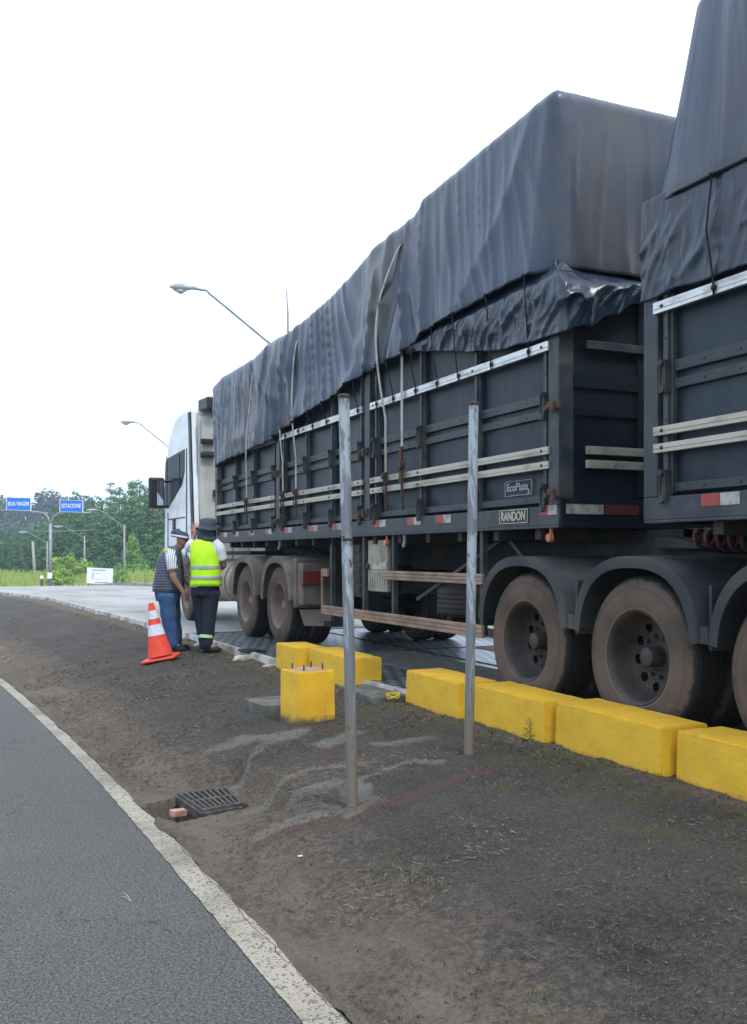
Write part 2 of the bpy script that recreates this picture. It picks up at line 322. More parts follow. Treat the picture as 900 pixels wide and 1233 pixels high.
# ------------------------------------------------------------------ geometry helpers
def tag(o, label=None, cat=None, group=None, kind=None):
    if label: o['label'] = label
    if cat: o['category'] = cat
    if group: o['group'] = group
    if kind: o['kind'] = kind
    return o
def empty(name, loc=(0, 0, 0), rz=0, parent=None):
    o = bpy.data.objects.new(name, None); COL.objects.link(o); o.location = loc; o.rotation_euler = (0, 0, rz)
    o.empty_display_size = .2
    if parent: o.parent = parent
    return o
def link(name, me, mats, parent=None, off=None, smooth=False):
    o = bpy.data.objects.new(name, me); COL.objects.link(o)
    for m in (mats if isinstance(mats, (list, tuple)) else [mats]): me.materials.append(M[m])
    if smooth:
        for p in me.polygons: p.use_smooth = True
    if parent: o.parent = parent
    return o
def world_off(p):
    v = Vector((0, 0, 0))
    while p is not None:
        v += p.location; p = p.parent
    return v
class MB:
    def __init__(s): s.v = []; s.f = []; s.mi = []
    def add(s, vs, fs, mi=0):
        k = len(s.v); s.v += [tuple(a) for a in vs]; s.f += [tuple(k+i for i in f) for f in fs]; s.mi += [mi]*len(fs)
    def box(s, x0, x1, y0, y1, z0, z1, mi=0):
        s.add([(x0, y0, z0), (x1, y0, z0), (x1, y1, z0), (x0, y1, z0), (x0, y0, z1), (x1, y0, z1), (x1, y1, z1), (x0, y1, z1)],
              [(0, 3, 2, 1), (4, 5, 6, 7), (0, 1, 5, 4), (1, 2, 6, 5), (2, 3, 7, 6), (3, 0, 4, 7)], mi)
    def bar(s, a, b, w, h=None, up=(0, 0, 1), mi=0):
        h = h or w; a = Vector(a); b = Vector(b); d = (b-a).normalized(); u = Vector(up)
        if abs(d.dot(u)) > .98: u = Vector((0, 1, 0))
        r = d.cross(u).normalized(); u = r.cross(d)
        vs = []
        for p in (a, b):
            for sx, sz in ((-1, -1), (1, -1), (1, 1), (-1, 1)): vs.append(p+r*sx*w/2+u*sz*h/2)
        s.add(vs, [(0, 3, 2, 1), (4, 5, 6, 7), (0, 1, 5, 4), (1, 2, 6, 5), (2, 3, 7, 6), (3, 0, 4, 7)][:2] + [(0, 1, 5, 4), (1, 2, 6, 5), (2, 3, 7, 6), (3, 0, 4, 7)], mi)
    def tube(s, pts, r, n=10, cap=True, mi=0, flat=None):
        pts = [Vector(p) for p in pts]; rs = r if isinstance(r, (list, tuple)) else [r]*len(pts)
        k = len(s.v); ref = None; vs = []
        for i, p in enumerate(pts):
            d = (pts[min(i+1, len(pts)-1)]-pts[max(i-1, 0)]).normalized()
            if ref is None:
                ref = Vector((0, 0, 1)) if abs(d.z) < .9 else Vector((1, 0, 0))
            u = (ref-d*ref.dot(d)).normalized(); w = d.cross(u); ref = u
            for j in range(n):
                a = 2*pi*j/n; vs.append(p+(u*cos(a)+w*sin(a))*rs[i])
        fs = []
        for i in range(len(pts)-1):
            for j in range(n):
                fs.append((i*n+j, i*n+(j+1) % n, (i+1)*n+(j+1) % n, (i+1)*n+j))
        if cap: fs += [tuple(range(n-1, -1, -1)), tuple((len(pts)-1)*n+j for j in range(n))]
        s.add(vs, fs, mi)
    def prism(s, poly, axis, a, b, mi=0):
        """poly of 2D points, extruded along axis ('x' or 'y') from a to b"""
        n = len(poly)
        P = (lambda t, p: (t, p[0], p[1])) if axis == 'x' else ((lambda t, p: (p[0], t, p[1])) if axis == 'y' else (lambda t, p: (p[0], p[1], t)))
        vs = [P(a, p) for p in poly]+[P(b, p) for p in poly]
        s.add(vs, [tuple(range(n)), tuple(range(2*n-1, n-1, -1))]+[(i, i+n, (i+1) % n+n, (i+1) % n) for i in range(n)], mi)
    def lathe(s, prof, n=48, axis='x', c=(0, 0, 0), mi=0, skip=None):
        vs = []
        for (a, r) in prof:
            for j in range(n):
                t = 2*pi*j/n
                if axis == 'x': vs.append((c[0]+a, c[1]+r*cos(t), c[2]+r*sin(t)))
                elif axis == 'y': vs.append((c[0]+r*sin(t), c[1]+a, c[2]+r*cos(t)))
                else: vs.append((c[0]+r*cos(t), c[1]+r*sin(t), c[2]+a))
        fs = []
        for i in range(len(prof)-1):
            for j in range(n):
                if skip and skip(i, j): continue
                fs.append((i*n+j, i*n+(j+1) % n, (i+1)*n+(j+1) % n, (i+1)*n+j))
        s.add(vs, fs, mi)
    def build(s, name, mats, parent=None, smooth=False, bevel=0, local=False, auto=False, fixn=True):
        me = bpy.data.meshes.new(name)
        off = Vector((0, 0, 0)) if local else world_off(parent)
        me.from_pydata([(v[0]-off.x, v[1]-off.y, v[2]-off.z) for v in s.v], [], s.f)
        o = link(name, me, mats, parent, smooth=smooth or auto)
        for p, i in zip(me.polygons, s.mi): p.material_index = i
        if fixn:
            bm = bmesh.new(); bm.from_mesh(me); bmesh.ops.recalc_face_normals(bm, faces=bm.faces[:]); bm.to_mesh(me); bm.free()
        if auto: me.set_sharp_from_angle(angle=radians(38))
        if bevel:
            b = o.modifiers.new('bevel', 'BEVEL'); b.width = bevel; b.segments = 2; b.limit_method = 'ANGLE'
        return o
def grid_mesh(name, nu, nv, fn, mats, parent=None, smooth=True, local=False, closed_u=False, solid=0):
    off = Vector((0, 0, 0)) if local else world_off(parent)
    vs = []
    for i in range(nu):
        for j in range(nv):
            p = fn(i, j); vs.append((p[0]-off.x, p[1]-off.y, p[2]-off.z))
    fs = [(i*nv+j, ((i+1) % nu)*nv+j, ((i+1) % nu)*nv+j+1, i*nv+j+1) for i in range(nu if closed_u else nu-1) for j in range(nv-1)]
    me = bpy.data.meshes.new(name); me.from_pydata(vs, [], fs)
    o = link(name, me, mats, parent, smooth=smooth)
    if solid:
        m = o.modifiers.new('solid', 'SOLIDIFY'); m.thickness = solid; m.offset = 0
    return o
def bake(o):
    """apply modifiers"""
    dg = bpy.context.evaluated_depsgraph_get(); me = bpy.data.meshes.new_from_object(o.evaluated_get(dg))
    old = o.data; o.modifiers.clear(); o.data = me; me.name = o.name
    return o
def text_obj(name, s, size, mat, parent, loc, face='-x', ext=.002, xs=1.0, bold=0):
    cu = bpy.data.curves.new('t', 'FONT'); cu.body = s; cu.size = size; cu.extrude = ext; cu.align_x = 'CENTER'; cu.align_y = 'CENTER'; cu.offset = bold
    cu.resolution_u = 3
    t = bpy.data.objects.new('t', cu); COL.objects.link(t)
    bpy.context.view_layer.update()
    me = bpy.data.meshes.new_from_object(t.evaluated_get(bpy.context.evaluated_depsgraph_get()))
    bpy.data.objects.remove(t); bpy.data.curves.remove(cu)
    off = world_off(parent)
    for v in me.vertices:
        a, b, c = v.co; a *= xs
        v.co = (loc[0]-c-off.x, loc[1]-a-off.y, loc[2]+b-off.z) if face == '-x' else (loc[0]+a-off.x, loc[1]-c-off.y, loc[2]+b-off.z)
    me.materials.clear()
    return link(name, me, mat, parent)
def copy_tree(o, parent=None):
    c = o.copy(); COL.objects.link(c); c.parent = parent
    for ch in list(o.children): copy_tree(ch, c)
    return c
def interp(tab, y):
    if y <= tab[0][0]: return tab[0][1]
    for (a, p), (b, q) in zip(tab, tab[1:]):
        if y <= b: return p+(q-p)*(y-a)/(b-a)
    return tab[-1][1]
def sst(a, b, x):
    t = max(0, min(1, (x-a)/(b-a))); return t*t*(3-2*t)
def nz(x, y, z=0): return noise.noise(Vector((x, y, z)))

# ------------------------------------------------------------------ the lie of the land
XE = [(-20, 4.0), (0, 3.95), (4.4, 3.86), (8, 3.66), (10.3, 3.46), (15.5, 3.40), (28, 2.85), (34, 2.0), (45, 1.0), (60, -2.0), (75, -8)]
def xe(y): return interp(XE, y)
def xl(y): return 1.24-.0029*y*y if y < 40 else 1.24-4.64-.232*(y-40)
def base(y): return 0 if y < 26 else -.00055*(y-26)**2 if y < 55 else (-.4625-.0319*(y-55) if y < 100 else -1.9)
def gz(x, y):
    a, b = xl(y)+.08, xe(y)
    if x <= a: return -.40+base(y)
    if x >= b: return base(y)-.075
    t = (x-a)/(b-a)
    z = -.40+.325*(1-(1-t)**2.3)
    z -= .03*exp(-((t-.06)/.05)**2)
    return z+base(y)
PIT = (1.52, 5.95)                        # drain pit under the grate
def spaced(a, b, d0, g):
    r = [a]; d = d0
    while r[-1] < b: r.append(r[-1]+d); d *= g
    r[-1] = b; return r
# big ground sheet
gx = [-480, -400, -250, -120, -60, -30, -12, -4, 0, 4, 8, 9, 12, 18, 28, 45, 70, 110, 200, 350, 480]
gy = [-300, -100, -40, -10, 0, 10, 20, 30, 40, 50, 60, 70, 78, 90, 100, 130, 170, 210, 250, 300, 350, 420, 480, 560, 640]
def ground_fn(i, j):
    x, y = gx[i], gy[j]
    z = (-.60 if x < 8.5 else -.06)+base(y)
    if y >= 78: z = base(y)-.02
    if y > 170: z += 9.5*sst(170, 330, y)*(.75+.5*sst(60, -60, x))
    return (x, y, z)
g = grid_mesh('ground', len(gx), len(gy), ground_fn, 'grass_ground'); tag(g, kind='structure')
# berm
ys = spaced(-6, 1.6, .2, 1.0)[:-1]+spaced(1.6, 9.5, .022, 1.0)[:-1]+spaced(9.5, 62, .03, 1.022)
NU = 116
def seg_d(px, py, pts):
    best = 9
    for (ax, ay), (bx, by) in zip(pts, pts[1:]):
        dx, dy = bx-ax, by-ay; t = max(0, min(1, ((px-ax)*dx+(py-ay)*dy)/(dx*dx+dy*dy)))
        best = min(best, math.hypot(px-ax-t*dx, py-ay-t*dy))
    return best
CEM = [([(1.86, 6.90), (2.06, 7.03), (2.30, 6.90)], .085), ([(1.61, 6.1), (1.88, 6.38), (2.06, 6.59), (2.45, 6.86)], .065),
       ([(1.69, 5.65), (1.88, 5.8), (2.06, 5.79), (2.35, 5.76), (2.5, 5.75)], .035), ([(1.4, 5.52), (1.64, 5.48), (1.86, 5.46), (2.15, 5.44)], .045),
       ([(1.58, 5.01), (1.76, 5.0), (2.05, 4.90), (2.16, 4.92)], .035), ([(2.02, 4.80), (2.15, 5.1), (2.28, 5.37), (2.49, 5.45), (2.64, 5.47), (2.81, 5.42)], .045),
       ([(2.10, 4.95), (2.25, 5.2)], .09), ([(2.75, 6.1), (3.05, 6.0)], .07), ([(2.45, 6.35), (2.75, 6.5)], .07), ([(3.1, 5.62), (3.3, 5.66)], .05)]
RED = [([(1.59, 4.89), (1.77, 4.84), (2.0, 4.78), (2.44, 4.88), (2.73, 4.97), (3.06, 5.09)], .075), ([(2.35, 6.1), (2.6, 6.25)], .08)]
def berm_pt(i, j):
    y = ys[i]; a, b = xl(y)+.03+.035*nz(y*3.1, 5)+.015*nz(y*14, 2), xe(y)+.02
    t = j/(NU-1); x = a+(b-a)*t**1.15
    z = gz(x, y)
    amp = min(1, t*8)
    z += amp*(.014*(1-3*abs(nz(x*2.1+y*.6, y*1.3-x*.8, 21)))+.020*nz(x*1.7, y*1.3, 3)+.010*nz(x*5, y*5, 7)+.0065*nz(x*17, y*17, 1))
    if y < 9.5:
        z += amp*.003*nz(x*45, y*45, 4)
        if x > 1.1:
            k = sst(.62, .42, max(abs(x-PIT[0])/.75, abs(y-PIT[1])*.9)); z = z*(1-k)+(-.372+.004*nz(x*9, y*9))*k
        # square opening, turned to lie along the road
        q = (x-1.50)*.94+(y-5.98)*.34; r_ = -(x-1.50)*.34+(y-5.98)*.94; q += .07
        if abs(q) < .26 and abs(r_) < .24: z = -.72
    if t == 0: z = -.392+base(y)
    return (x, y, z)
bo = grid_mesh('berm', len(ys), NU, berm_pt, 'berm'); tag(bo, kind='structure')
ca = bo.data.color_attributes.new('wear', 'FLOAT_COLOR', 'POINT')
for v in bo.data.vertices:
    x, y, z = v.co; cem = red = 0
    t = (x-xl(y)-.05)/(xe(y)-xl(y))
    if 3.8 < y < 8:
        wx, wy = x+.05*nz(x*5, y*5)+.025*nz(x*17, y*17), y+.05*nz(x*5, y*5, 5)+.025*nz(x*17, y*17, 5)
        for pts, w in CEM: cem = max(cem, (.90+.9*nz(x*3.1, y*3.1, 30))*exp(-(seg_d(wx, wy, pts)/(1.45*w*(1+1.2*nz(x*2.3, y*2.3, 60))))**2))
        for pts, w in RED: red = max(red, 1.05*exp(-(seg_d(wx, wy, pts)/w)**2))
    dirt = .95*exp(-((t-.03)/.13)**2)+.42*nz(x*.8, y*.8, 9)+.20
    dirt = max(dirt, .8*exp(-((t-.93)/.09)**2), .85*exp(-((x-1.5)**2/.10+(y-3.2)**2/1.2)))
    if t < .30: dirt += .25
    ca.data[v.index].color = (cem, max(0, min(1, dirt)), red, 1)
# lower road and edge line
ry = spaced(-8, 90, .5, 1.01)
rx_off = [-14, -9, -6, -4, -2.5, -1.2, -.4, 0, .055]
tag(grid_mesh('road', len(ry), len(rx_off), lambda i, j: (xl(ry[i])+rx_off[j], ry[i], -.40+base(ry[i])-.02*sst(0, -9, rx_off[j])), 'asphalt'), kind='structure')
ly = spaced(-8, 60, .03, 1.003)
def line_pt(i, j):
    y = ly[i]; w = [-.075, 0, .062][j]*(1.0 if y < 4.5 else .78 if y > 7 else 1.0-.088*(y-4.5))
    jit = (.010*nz(y*9, 3+j)+.006*nz(y*35, j)) if j != 1 else 0
    if j == 2: jit += .02*nz(y*2.2, 8)
    return (xl(y)+w+jit-.02, y, -.396+base(y)+.0015)
tag(grid_mesh('edge_line', len(ly), 3, line_pt, 'line_paint', smooth=False), kind='structure')
# weighbridge deck, its concrete approach and edges
dy = spaced(-14, 14.6, .5, 1.0)
tag(grid_mesh('weighbridge_deck', len(dy), 3, lambda i, j: ([xe(dy[i])+.06, 5.4, 7.3][j], dy[i], 0), 'deck', smooth=False, solid=0), kind='structure')
py_ = spaced(14.6, 80, .8, 1.02)
tag(grid_mesh('pavement', len(py_), 4, lambda i, j: ([xe(py_[i])+.06, 4.5, 6.5, 8.3][j] if py_[i] < 60 or j else xe(py_[i]), py_[i], base(py_[i])), 'concrete', smooth=False), kind='structure')
def edge_pt(i, j):
    y = ey[i]; jx = .012*nz(y*2, 1)+(.02*nz(y*7, 3) if y > 15 else 0)
    return (xe(y)+[-.02, .0, .045][j]+jx, y, [-.10, .006, .008][j]+base(y))
ey = spaced(-14, 72, .12, 1.004)
tag(grid_mesh('kerb_edge', len(ey), 3, edge_pt, 'white_edge', smooth=False), kind='structure')
m = MB(); m.box(7.3, 7.5, -14, 14.6, -.2, .12); tag(m.build('kerb', 'concrete'), kind='structure')
ky = spaced(30, 78, 1.5, 1)
def kb(i, j): return ([8.2, 8.2, 8.4, 8.4][j]+.0012*(ky[i]-30)**2, ky[i], [0, .13, .13, -.05][j]+base(ky[i]))
tag(grid_mesh('far_kerb', len(ky), 4, kb, 'white_edge', smooth=False), kind='structure')
m = MB(); m.box(-60, 9.5, 62, 77.5, -.35, -.30+0)
cr = MB(); cr.add([(-60, 62, base(62)+.012), (10, 62, base(62)+.012), (10.5, 76, base(76)+.012), (-60, 76, base(76)+.012)], [(0, 1, 2, 3)])
tag(cr.build('crossing_road', 'concrete'), kind='structure')
m = MB(); m.box(4.38, 5.25, -14, 11.0, .001, .004); m.box(6.2, 6.8, -14, 11.0, .001, .004); tag(m.build('deck_plates', 'conc_dark'), kind='structure')
# tyre-dark joints across the deck
m = MB()
for y in (7.4, 10.9, 14.55): m.box(3.80 if y < 8 else 3.62, 7.2, y, y+.05, .002, .006)
m.box(5.40, 5.44, -6, 14.5, .0025, .0065)
tag(m.build('deck_joints', 'chassis'), kind='structure')
# underlay soil beside the deck
m = MB(); m.box(7.5, 9, -14, 30, -.3, -.02); tag(m.build('verge', 'grass_ground'), kind='structure')

# ------------------------------------------------------------------ wheels
def wheel_part(parent, x, y, side=1, rimmat='rim', dual=True, R=.52, front=False):
    """x = outer face; side=1: the axle goes to +x"""
    w = empty('wheel', Vector((x, y, R))-world_off(parent), parent=parent)
    if side < 0: w.rotation_euler = (0, 0, pi)
    if (rimmat, dual, front) not in WH:
        prof = [(.035, .292), (.012, .30), (.004, .325), (0, .37), (.001, .42), (.010, .465), (.024, .492), (.034, .508), (.05, .518)]
        for k in range(4):
            c = .082+k*.043
            prof += [(c-.006, .52), (c-.004, .508), (c+.004, .508), (c+.006, .52)]
        prof += [(.29-a, r) for a, r in reversed(prof[:9])]
        t = MB(); t.lathe(prof, 72)
        if dual: t.lathe([(a+.33, r) for a, r in prof], 48)
        k = len(t.v)
        for i in range(60):            # shoulder tread lugs
            a = 2*pi*i/60; ca, sa = cos(a), sin(a)
            t.bar((.052, .519*ca, .519*sa), (.074, .519*ca, .519*sa), .003, .030, up=(0, -sa, ca)) if False else None
        rm = MB()
        NS = 160
        def sk(i, j):
            if RI >= 0: return i == RI and (j % 20) in (0, 1, 2, 3, 4, 5)
            r = (rp[i][1]+rp[i+1][1])/2; a = (((j+.5) % 16)-8)*2*pi/NS*r
            return 9 <= i <= 19 and a*a+(r-.204)**2 < .031**2
        if not front:
            rp = [(.03, .288), (.010, .306), (.004, .303), (.012, .290), (.03, .279), (.055, .274), (.10, .262), (.150, .255), (.172, .243), (.182, .236), (.184, .229), (.185, .222), (.186, .215), (.187, .208), (.188, .201), (.189, .194), (.190, .187), (.191, .180), (.192, .173), (.190, .150), (.186, .10)]
            RI = -1
        else:
            rp = [(.03, .288), (.010, .306), (.004, .303), (.012, .290), (.05, .277), (.12, .262), (.14, .25), (.12, .235), (.07, .16), (.05, .12), (.05, .09)]
            RI = 7
        rm.lathe(rp, NS, skip=sk)
        rm.lathe([(.25, .24), (.25, .0)], 24, mi=1)
        hub = MB()
        a0 = .05 if front else .188
        for i in range(10):
            a = 2*pi*i/10; hub.lathe([(a0-.03, 0), (a0-.03, .014), (a0+.005, .016)], 6, c=(0, .132*cos(a), .132*sin(a)))
        e = .0 if front else .075
        hub.lathe([(e, 0), (e, .045), (e+.008, .060), (e+.03, .066), (e+.11, .070), (e+.115, .098), (e+.135, .10)], 28)
        o1 = t.build('tyre', 'tyre', w, local=True, auto=True); o2 = rm.build('rim', [rimmat, 'chassis'], w, local=True, auto=True)
        o3 = hub.build('hub', rimmat, w, local=True, auto=True)
        WH[(rimmat, dual, front)] = (o1, o2, o3)
    else:
        for o in WH[(rimmat, dual, front)]:
            c = o.copy(); COL.objects.link(c); c.parent = w
    w.rotation_euler.x = random.uniform(0, 6)
    return w
WH = {}
def fender_part(parent, y, zc, xo, xi, mat, R=.62, a0=12, a1=168, lip=.075, th=.012, name='fender'):
    f = MB(); n = 26; A = [radians(a0+(a1-a0)*i/n) for i in range(n+1)]
    def pt(a, r, x):
        c, s_ = cos(a), sin(a); k = (abs(c)**2.6+abs(s_)**2.6)**(-1/2.6)
        return (x, y+c*r*k, zc+s_*r*k*1.03)
    sec = [(xo+.004, R-lip), (xo, R-lip*.5), (xo, R-.012), (xo+.02, R), (xi, R), (xi, R-th), (xo+.03, R-th-.006), (xo+.015, R-lip)]
    vs = [pt(a, r, x) for a in A for (x, r) in sec]; m_ = len(sec)
    fs = [(i*m_+j, (i+1)*m_+j, (i+1)*m_+(j+1) % m_, i*m_+(j+1) % m_) for i in range(n) for j in range(m_)]
    fs += [tuple(range(m_)), tuple(n*m_+j for j in range(m_))]
    f.add(vs, fs); return f.build(name, mat, parent, auto=True)

# ------------------------------------------------------------------ trailers
XS, XF = 4.05, 6.65
def trailer(name, label, y0, y1, secs, wheels, near_detail):
    T = empty(name, (5.35, (y0+y1)/2, 0)); tag(T, label, 'trailer', 'dark trailers of the truck')
    zb, zt = 1.40, 3.10
    c = MB()
    for x in (4.85, 5.75): c.box(x, x+.12, min(y0, min(wheels)-.8) if wheels else y0, y1-.1, 1.02, 1.36)
    y = y0+.3
    while y < y1-.2: c.box(4.1, 6.6, y, y+.08, 1.29, 1.39); y += .6
    c.build('chassis_frame', 'chassis', T, bevel=.004)
    f = MB(); f.box(XS+.03, XF-.03, y0+.03, y1-.03, 1.40, 1.50); f.build('floor', 'chassis', T)
    for (xa, xb) in ((XS, XS+.05), (XF-.05, XF)):
        r = MB(); r.box(xa, xb, y0, y1, zb-.01, 1.530); r.box(xa+.0 if xa < 5 else xa-.02, xb+.02 if xa < 5 else xb, y0+.005, y1-.005, zb-.03, zb-.0105)
        r.build('side_rail', 'rail_dark', T, bevel=.004)
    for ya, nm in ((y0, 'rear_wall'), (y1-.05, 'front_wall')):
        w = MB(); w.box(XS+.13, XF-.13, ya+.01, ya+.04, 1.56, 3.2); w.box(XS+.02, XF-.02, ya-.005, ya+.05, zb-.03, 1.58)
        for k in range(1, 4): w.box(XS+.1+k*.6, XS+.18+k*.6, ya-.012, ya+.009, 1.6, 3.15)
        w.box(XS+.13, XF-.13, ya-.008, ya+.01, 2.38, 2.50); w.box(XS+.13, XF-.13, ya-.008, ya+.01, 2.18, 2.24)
        w.build(nm, 'panel_shaded', T, bevel=.004)
        if nm == 'rear_wall':
            for z, mt in ((2.69, 'rail_dark'), (1.93, 'alu_dusty'), (1.83, 'alu_dusty')):
                s_ = MB(); s_.box(XS+.22, XF-.22, ya-.04, ya-.0125, z-.03, z+.03); s_.build('trim_strip', mt, T, bevel=.004)
            rr = MB(); rr.box(XS+.06, XS+.38, ya-.016, ya-.006, 1.47, 1.54, 0); rr.box(XS+.39, XS+.70, ya-.016, ya-.006, 1.47, 1.54, 1)
            rr.build('reflector_strip', ['white_refl', 'red_lens'], T)
    for x in (XS, XF-.13):
        for y in [s[0] for s in secs]+[secs[-1][1]]:
            p = MB(); ya = max(y0, min(y1-.13, y-.065)); p.box(x, x+.13, ya, ya+.13, 1.531, 3.22)
            p.build('post', 'rail_dark', T, bevel=.006)
    fw = MB(); fw.box(XF-.07, XF-.03, y0+.1, y1-.1, 1.6, 3.2); fw.build('side_wall', 'panel', T)
    lat = None
    for (a, b) in secs:
        a0, b0 = a+.09, b-.09
        def sheet(i, j, a0=a0, b0=b0):
            y = a0+(b0-a0)*i/40; z = 1.54+1.64*j/20
            return (XS+.075+.006*nz(y*1.5, z*1.5, 2)+.002*nz(y*7, z*7, 5), y, z)
        grid_mesh('side_panel', 41, 21, sheet, 'panel', T, solid=.004)
        n = 3
        L = [a0+.10]+[a0+.10+(b0-a0-.2)*k/n for k in range(1, n)]+[b0-.10]
        for y in L:
            s_ = MB(); s_.box(XS+.030, XS+.068, y-.045, y+.045, 1.545, 3.16); s_.box(XS+.012, XS+.0295, y-.02, y+.02, 1.66, 3.12)
            for z in (1.75, 2.0, 2.5, 2.85): s_.lathe([(-.006, 0), (-.006, .008), (0, .008)], 6, c=(XS+.012, y, z))
            s_.build('stiffener', 'rail_dark', T, bevel=.003)
        for (z0, z1) in ((2.29, 2.36), (2.185, 2.245), (1.558, 1.612)):
            s_ = MB()
            for p, q in zip(L, L[1:]):
                s_.box(XS+.040, XS+.066, p+.048, q-.048, z0, z1)
                for yb in (p+.3, q-.3): s_.lathe([(-.006, 0), (-.006, .009), (0, .009)], 6, c=(XS+.040, yb, (z0+z1)/2))
            s_.build('panel_rail', 'rail_dark', T, bevel=.004)
        for (z0, z1, mt) in ((2.655, 2.725, 'alu'), (1.905, 1.96, 'alu_dusty'), (1.80, 1.855, 'alu_dusty')):
            s_ = MB(); s_.box(XS-.018, XS+.011, a0+.02, b0-.02, z0, z1); s_.box(XS-.022, XS-.0185, a0+.02, b0-.02, z0+.024, z0+.030)
            for y in L:
                s_.lathe([(-.008, 0), (-.008, .011), (0, .012)], 8, c=(XS-.018, y, (z0+z1)/2), mi=1)
            s_.build('top_rail' if z0 > 2.5 else 'trim_strip', [mt, 'chassis'], T, bevel=.003)
        for y in L:                     # hinges / latches
            for z in (2.27, 1.60):
                if lat is None:
                    h = MB()
                    for dy_ in (-.024, .024):
                        h.prism([(dy_-.006, -.11), (dy_+.006, -.11), (dy_+.006, .09), (dy_-.006, .09)], 'x', -.028, .028)
                    h.lathe([(-.036, 0), (-.036, .024), (.0, .026)], 12, c=(0, 0, -.085)); h.lathe([(-.045, .0), (-.045, .02), (0, .02)], 12, c=(0, 0, .075))
                    h.box(-.02, .02, -.02, .02, -.08, .06)
                    lat = h.build('hinge', 'frame_dark', T, local=True, auto=True)
                    lat.location = Vector((XS-.02+.03, y, z))-T.location
                else:
                    cpy = lat.copy(); COL.objects.link(cpy); cpy.parent = T; cpy.location = Vector((XS+.01, y, z))-T.location
    # corner latches
    for y, z in [(s[0]+.02, zz) for s in secs for zz in (2.25, 1.62)]:
        h = MB(); h.box(XS-.02, XS+.0, y-.05, y+.10, z-.03, z+.03); h.box(XS-.045, XS-.021, y-.015, y+.03, z-.055, z+.02)
        h.lathe([(-.04, 0), (-.04, .02), (.0, .02)], 10, c=(XS-.025, y+.06, z-.02)); h.build('latch', 'rust', T, auto=True, bevel=.002)
    ym = min(wheels)
    for y in wheels:
        wheel_part(T, 4.07, y); wheel_part(T, 6.63, y, -1)
        fender_part(T, y, .53, 4.02, 4.72, 'fender_black')
        fender_part(T, y, .53, 6.68, 5.98, 'fender_black')
        a = MB(); a.tube([(4.3, y, .52), (6.4, y, .52)], .065, 12); a.build('axle', 'chassis', T, smooth=True)
        for x in (4.88, 5.78):
            s_ = MB()
            for k in range(5): s_.prism([(y-.55+k*.08, .66+k*.025), (y+.55-k*.08, .66+k*.025), (y+.55-k*.08, .68+k*.025), (y-.55+k*.08, .68+k*.025)], 'x', x, x+.08)
            s_.build('leaf_spring', 'chassis', T)
    if wheels:
        d = MB(); d.box(4.78, 6.0, ym-.7, max(wheels)+.7, 1.10, 1.26); d.prism([(5.3, 1.30), (4.3, 1.20), (4.3, 1.24), (5.3, 1.36)], 'x', 4.7, 5.0)
        d.build('cross_member', 'chassis', T)
    return T
def reflector(T, ya, yb, z=1.455, zh=.07):
    r = MB(); ym = (ya+yb)/2
    r.box(XS-.004, XS-.0005, ya, ym-.002, z, z+zh, 1); r.box(XS-.004, XS-.0005, ym+.002, yb, z, z+zh, 0)
    r.build('reflector_strip', ['red_refl', 'white_refl'], T)
def ypx(px, X=4.05): return X/tan(TH+atan((px-450)/1180.))
T1 = trailer('cargo_trailer', 'whole dark trailer in the middle, coupled behind the white cab, with lettered lower rail', 5.85, 15.30,
             [(5.85, 9.26), (9.26, 12.16), (12.16, 15.30)], [6.33, 5.03, 3.73], True)
T2 = trailer('cargo_trailer', 'dark trailer cut off by the right edge, coiled hoses below its front', -4.4, 4.93,
             [(-4.4, -1.2), (-1.2, 1.9), (1.9, 4.93)], [-3.6, -2.3], False)
# side rail stickers on the first trailer
for y in (14.75, 14.1, 13.35, 12.55, 11.75, 10.85, 10.1, 8.95, 8.6-.42, 7.6): reflector(T1, y-.15, y+.13)
reflector(T1, 5.87, 6.09, 1.465)
reflector(T2, 4.12, 4.42, 1.455); reflector(T2, 2.9, 3.2)
m = MB(); m.box(XS-.006, XS-.0005, 6.24, 6.65, 1.415, 1.525, 0)
for (a, b, c, d) in ((6.242, 6.648, 1.417, 1.423), (6.242, 6.648, 1.517, 1.523), (6.242, 6.248, 1.424, 1.516), (6.642, 6.648, 1.424, 1.516)): m.box(XS-.008, XS-.0061, a, b, c, d, 1)
m.build('name_plate', ['chassis', 'letter'], T1)
text_obj('lettering', 'RANDON', .100, 'letter', T1, (XS-.0085, 6.445, 1.468), bold=.0016, xs=.80)
m = MB()
for (a, b, c, d) in ((6.29, 6.67, 1.635, 1.639), (6.29, 6.67, 1.747, 1.751), (6.666, 6.67, 1.640, 1.746), (6.29, 6.294, 1.640, 1.746)): m.box(XS+.058, XS+.066, a, b, c, d)
m.build('badge_outline', 'letter_grey', T1)
text_obj('lettering', 'EcoPlate', .088, 'letter_grey', T1, (XS+.0600, 6.49, 1.700), bold=.001)
text_obj('lettering', '2', .05, 'letter_grey', T1, (XS+.0600, 6.33, 1.660), bold=.001)
for y in (6.0, 8.85):
    m = MB(); m.lathe([(-.02, 0), (-.02, .03), (.01, .035)], 14, c=(XS+.03, y, 1.30)); m.bar((XS+.04, y, 1.32), (XS+.04, y, 1.40), .02, .02); m.build('marker_light', 'orange_lens', T1, auto=True)
for y in (8.45, 12.2, 4.3-.0):
    if y < 5: continue
    m = MB(); m.bar((XS+.04, y, 1.28), (XS+.04, y, 1.40), .02, .03); m.lathe([(-.01, 0), (-.01, .022), (.01, .022)], 10, c=(XS+.03, y, 1.27)); m.build('marker_light', 'galv', T1, auto=True)
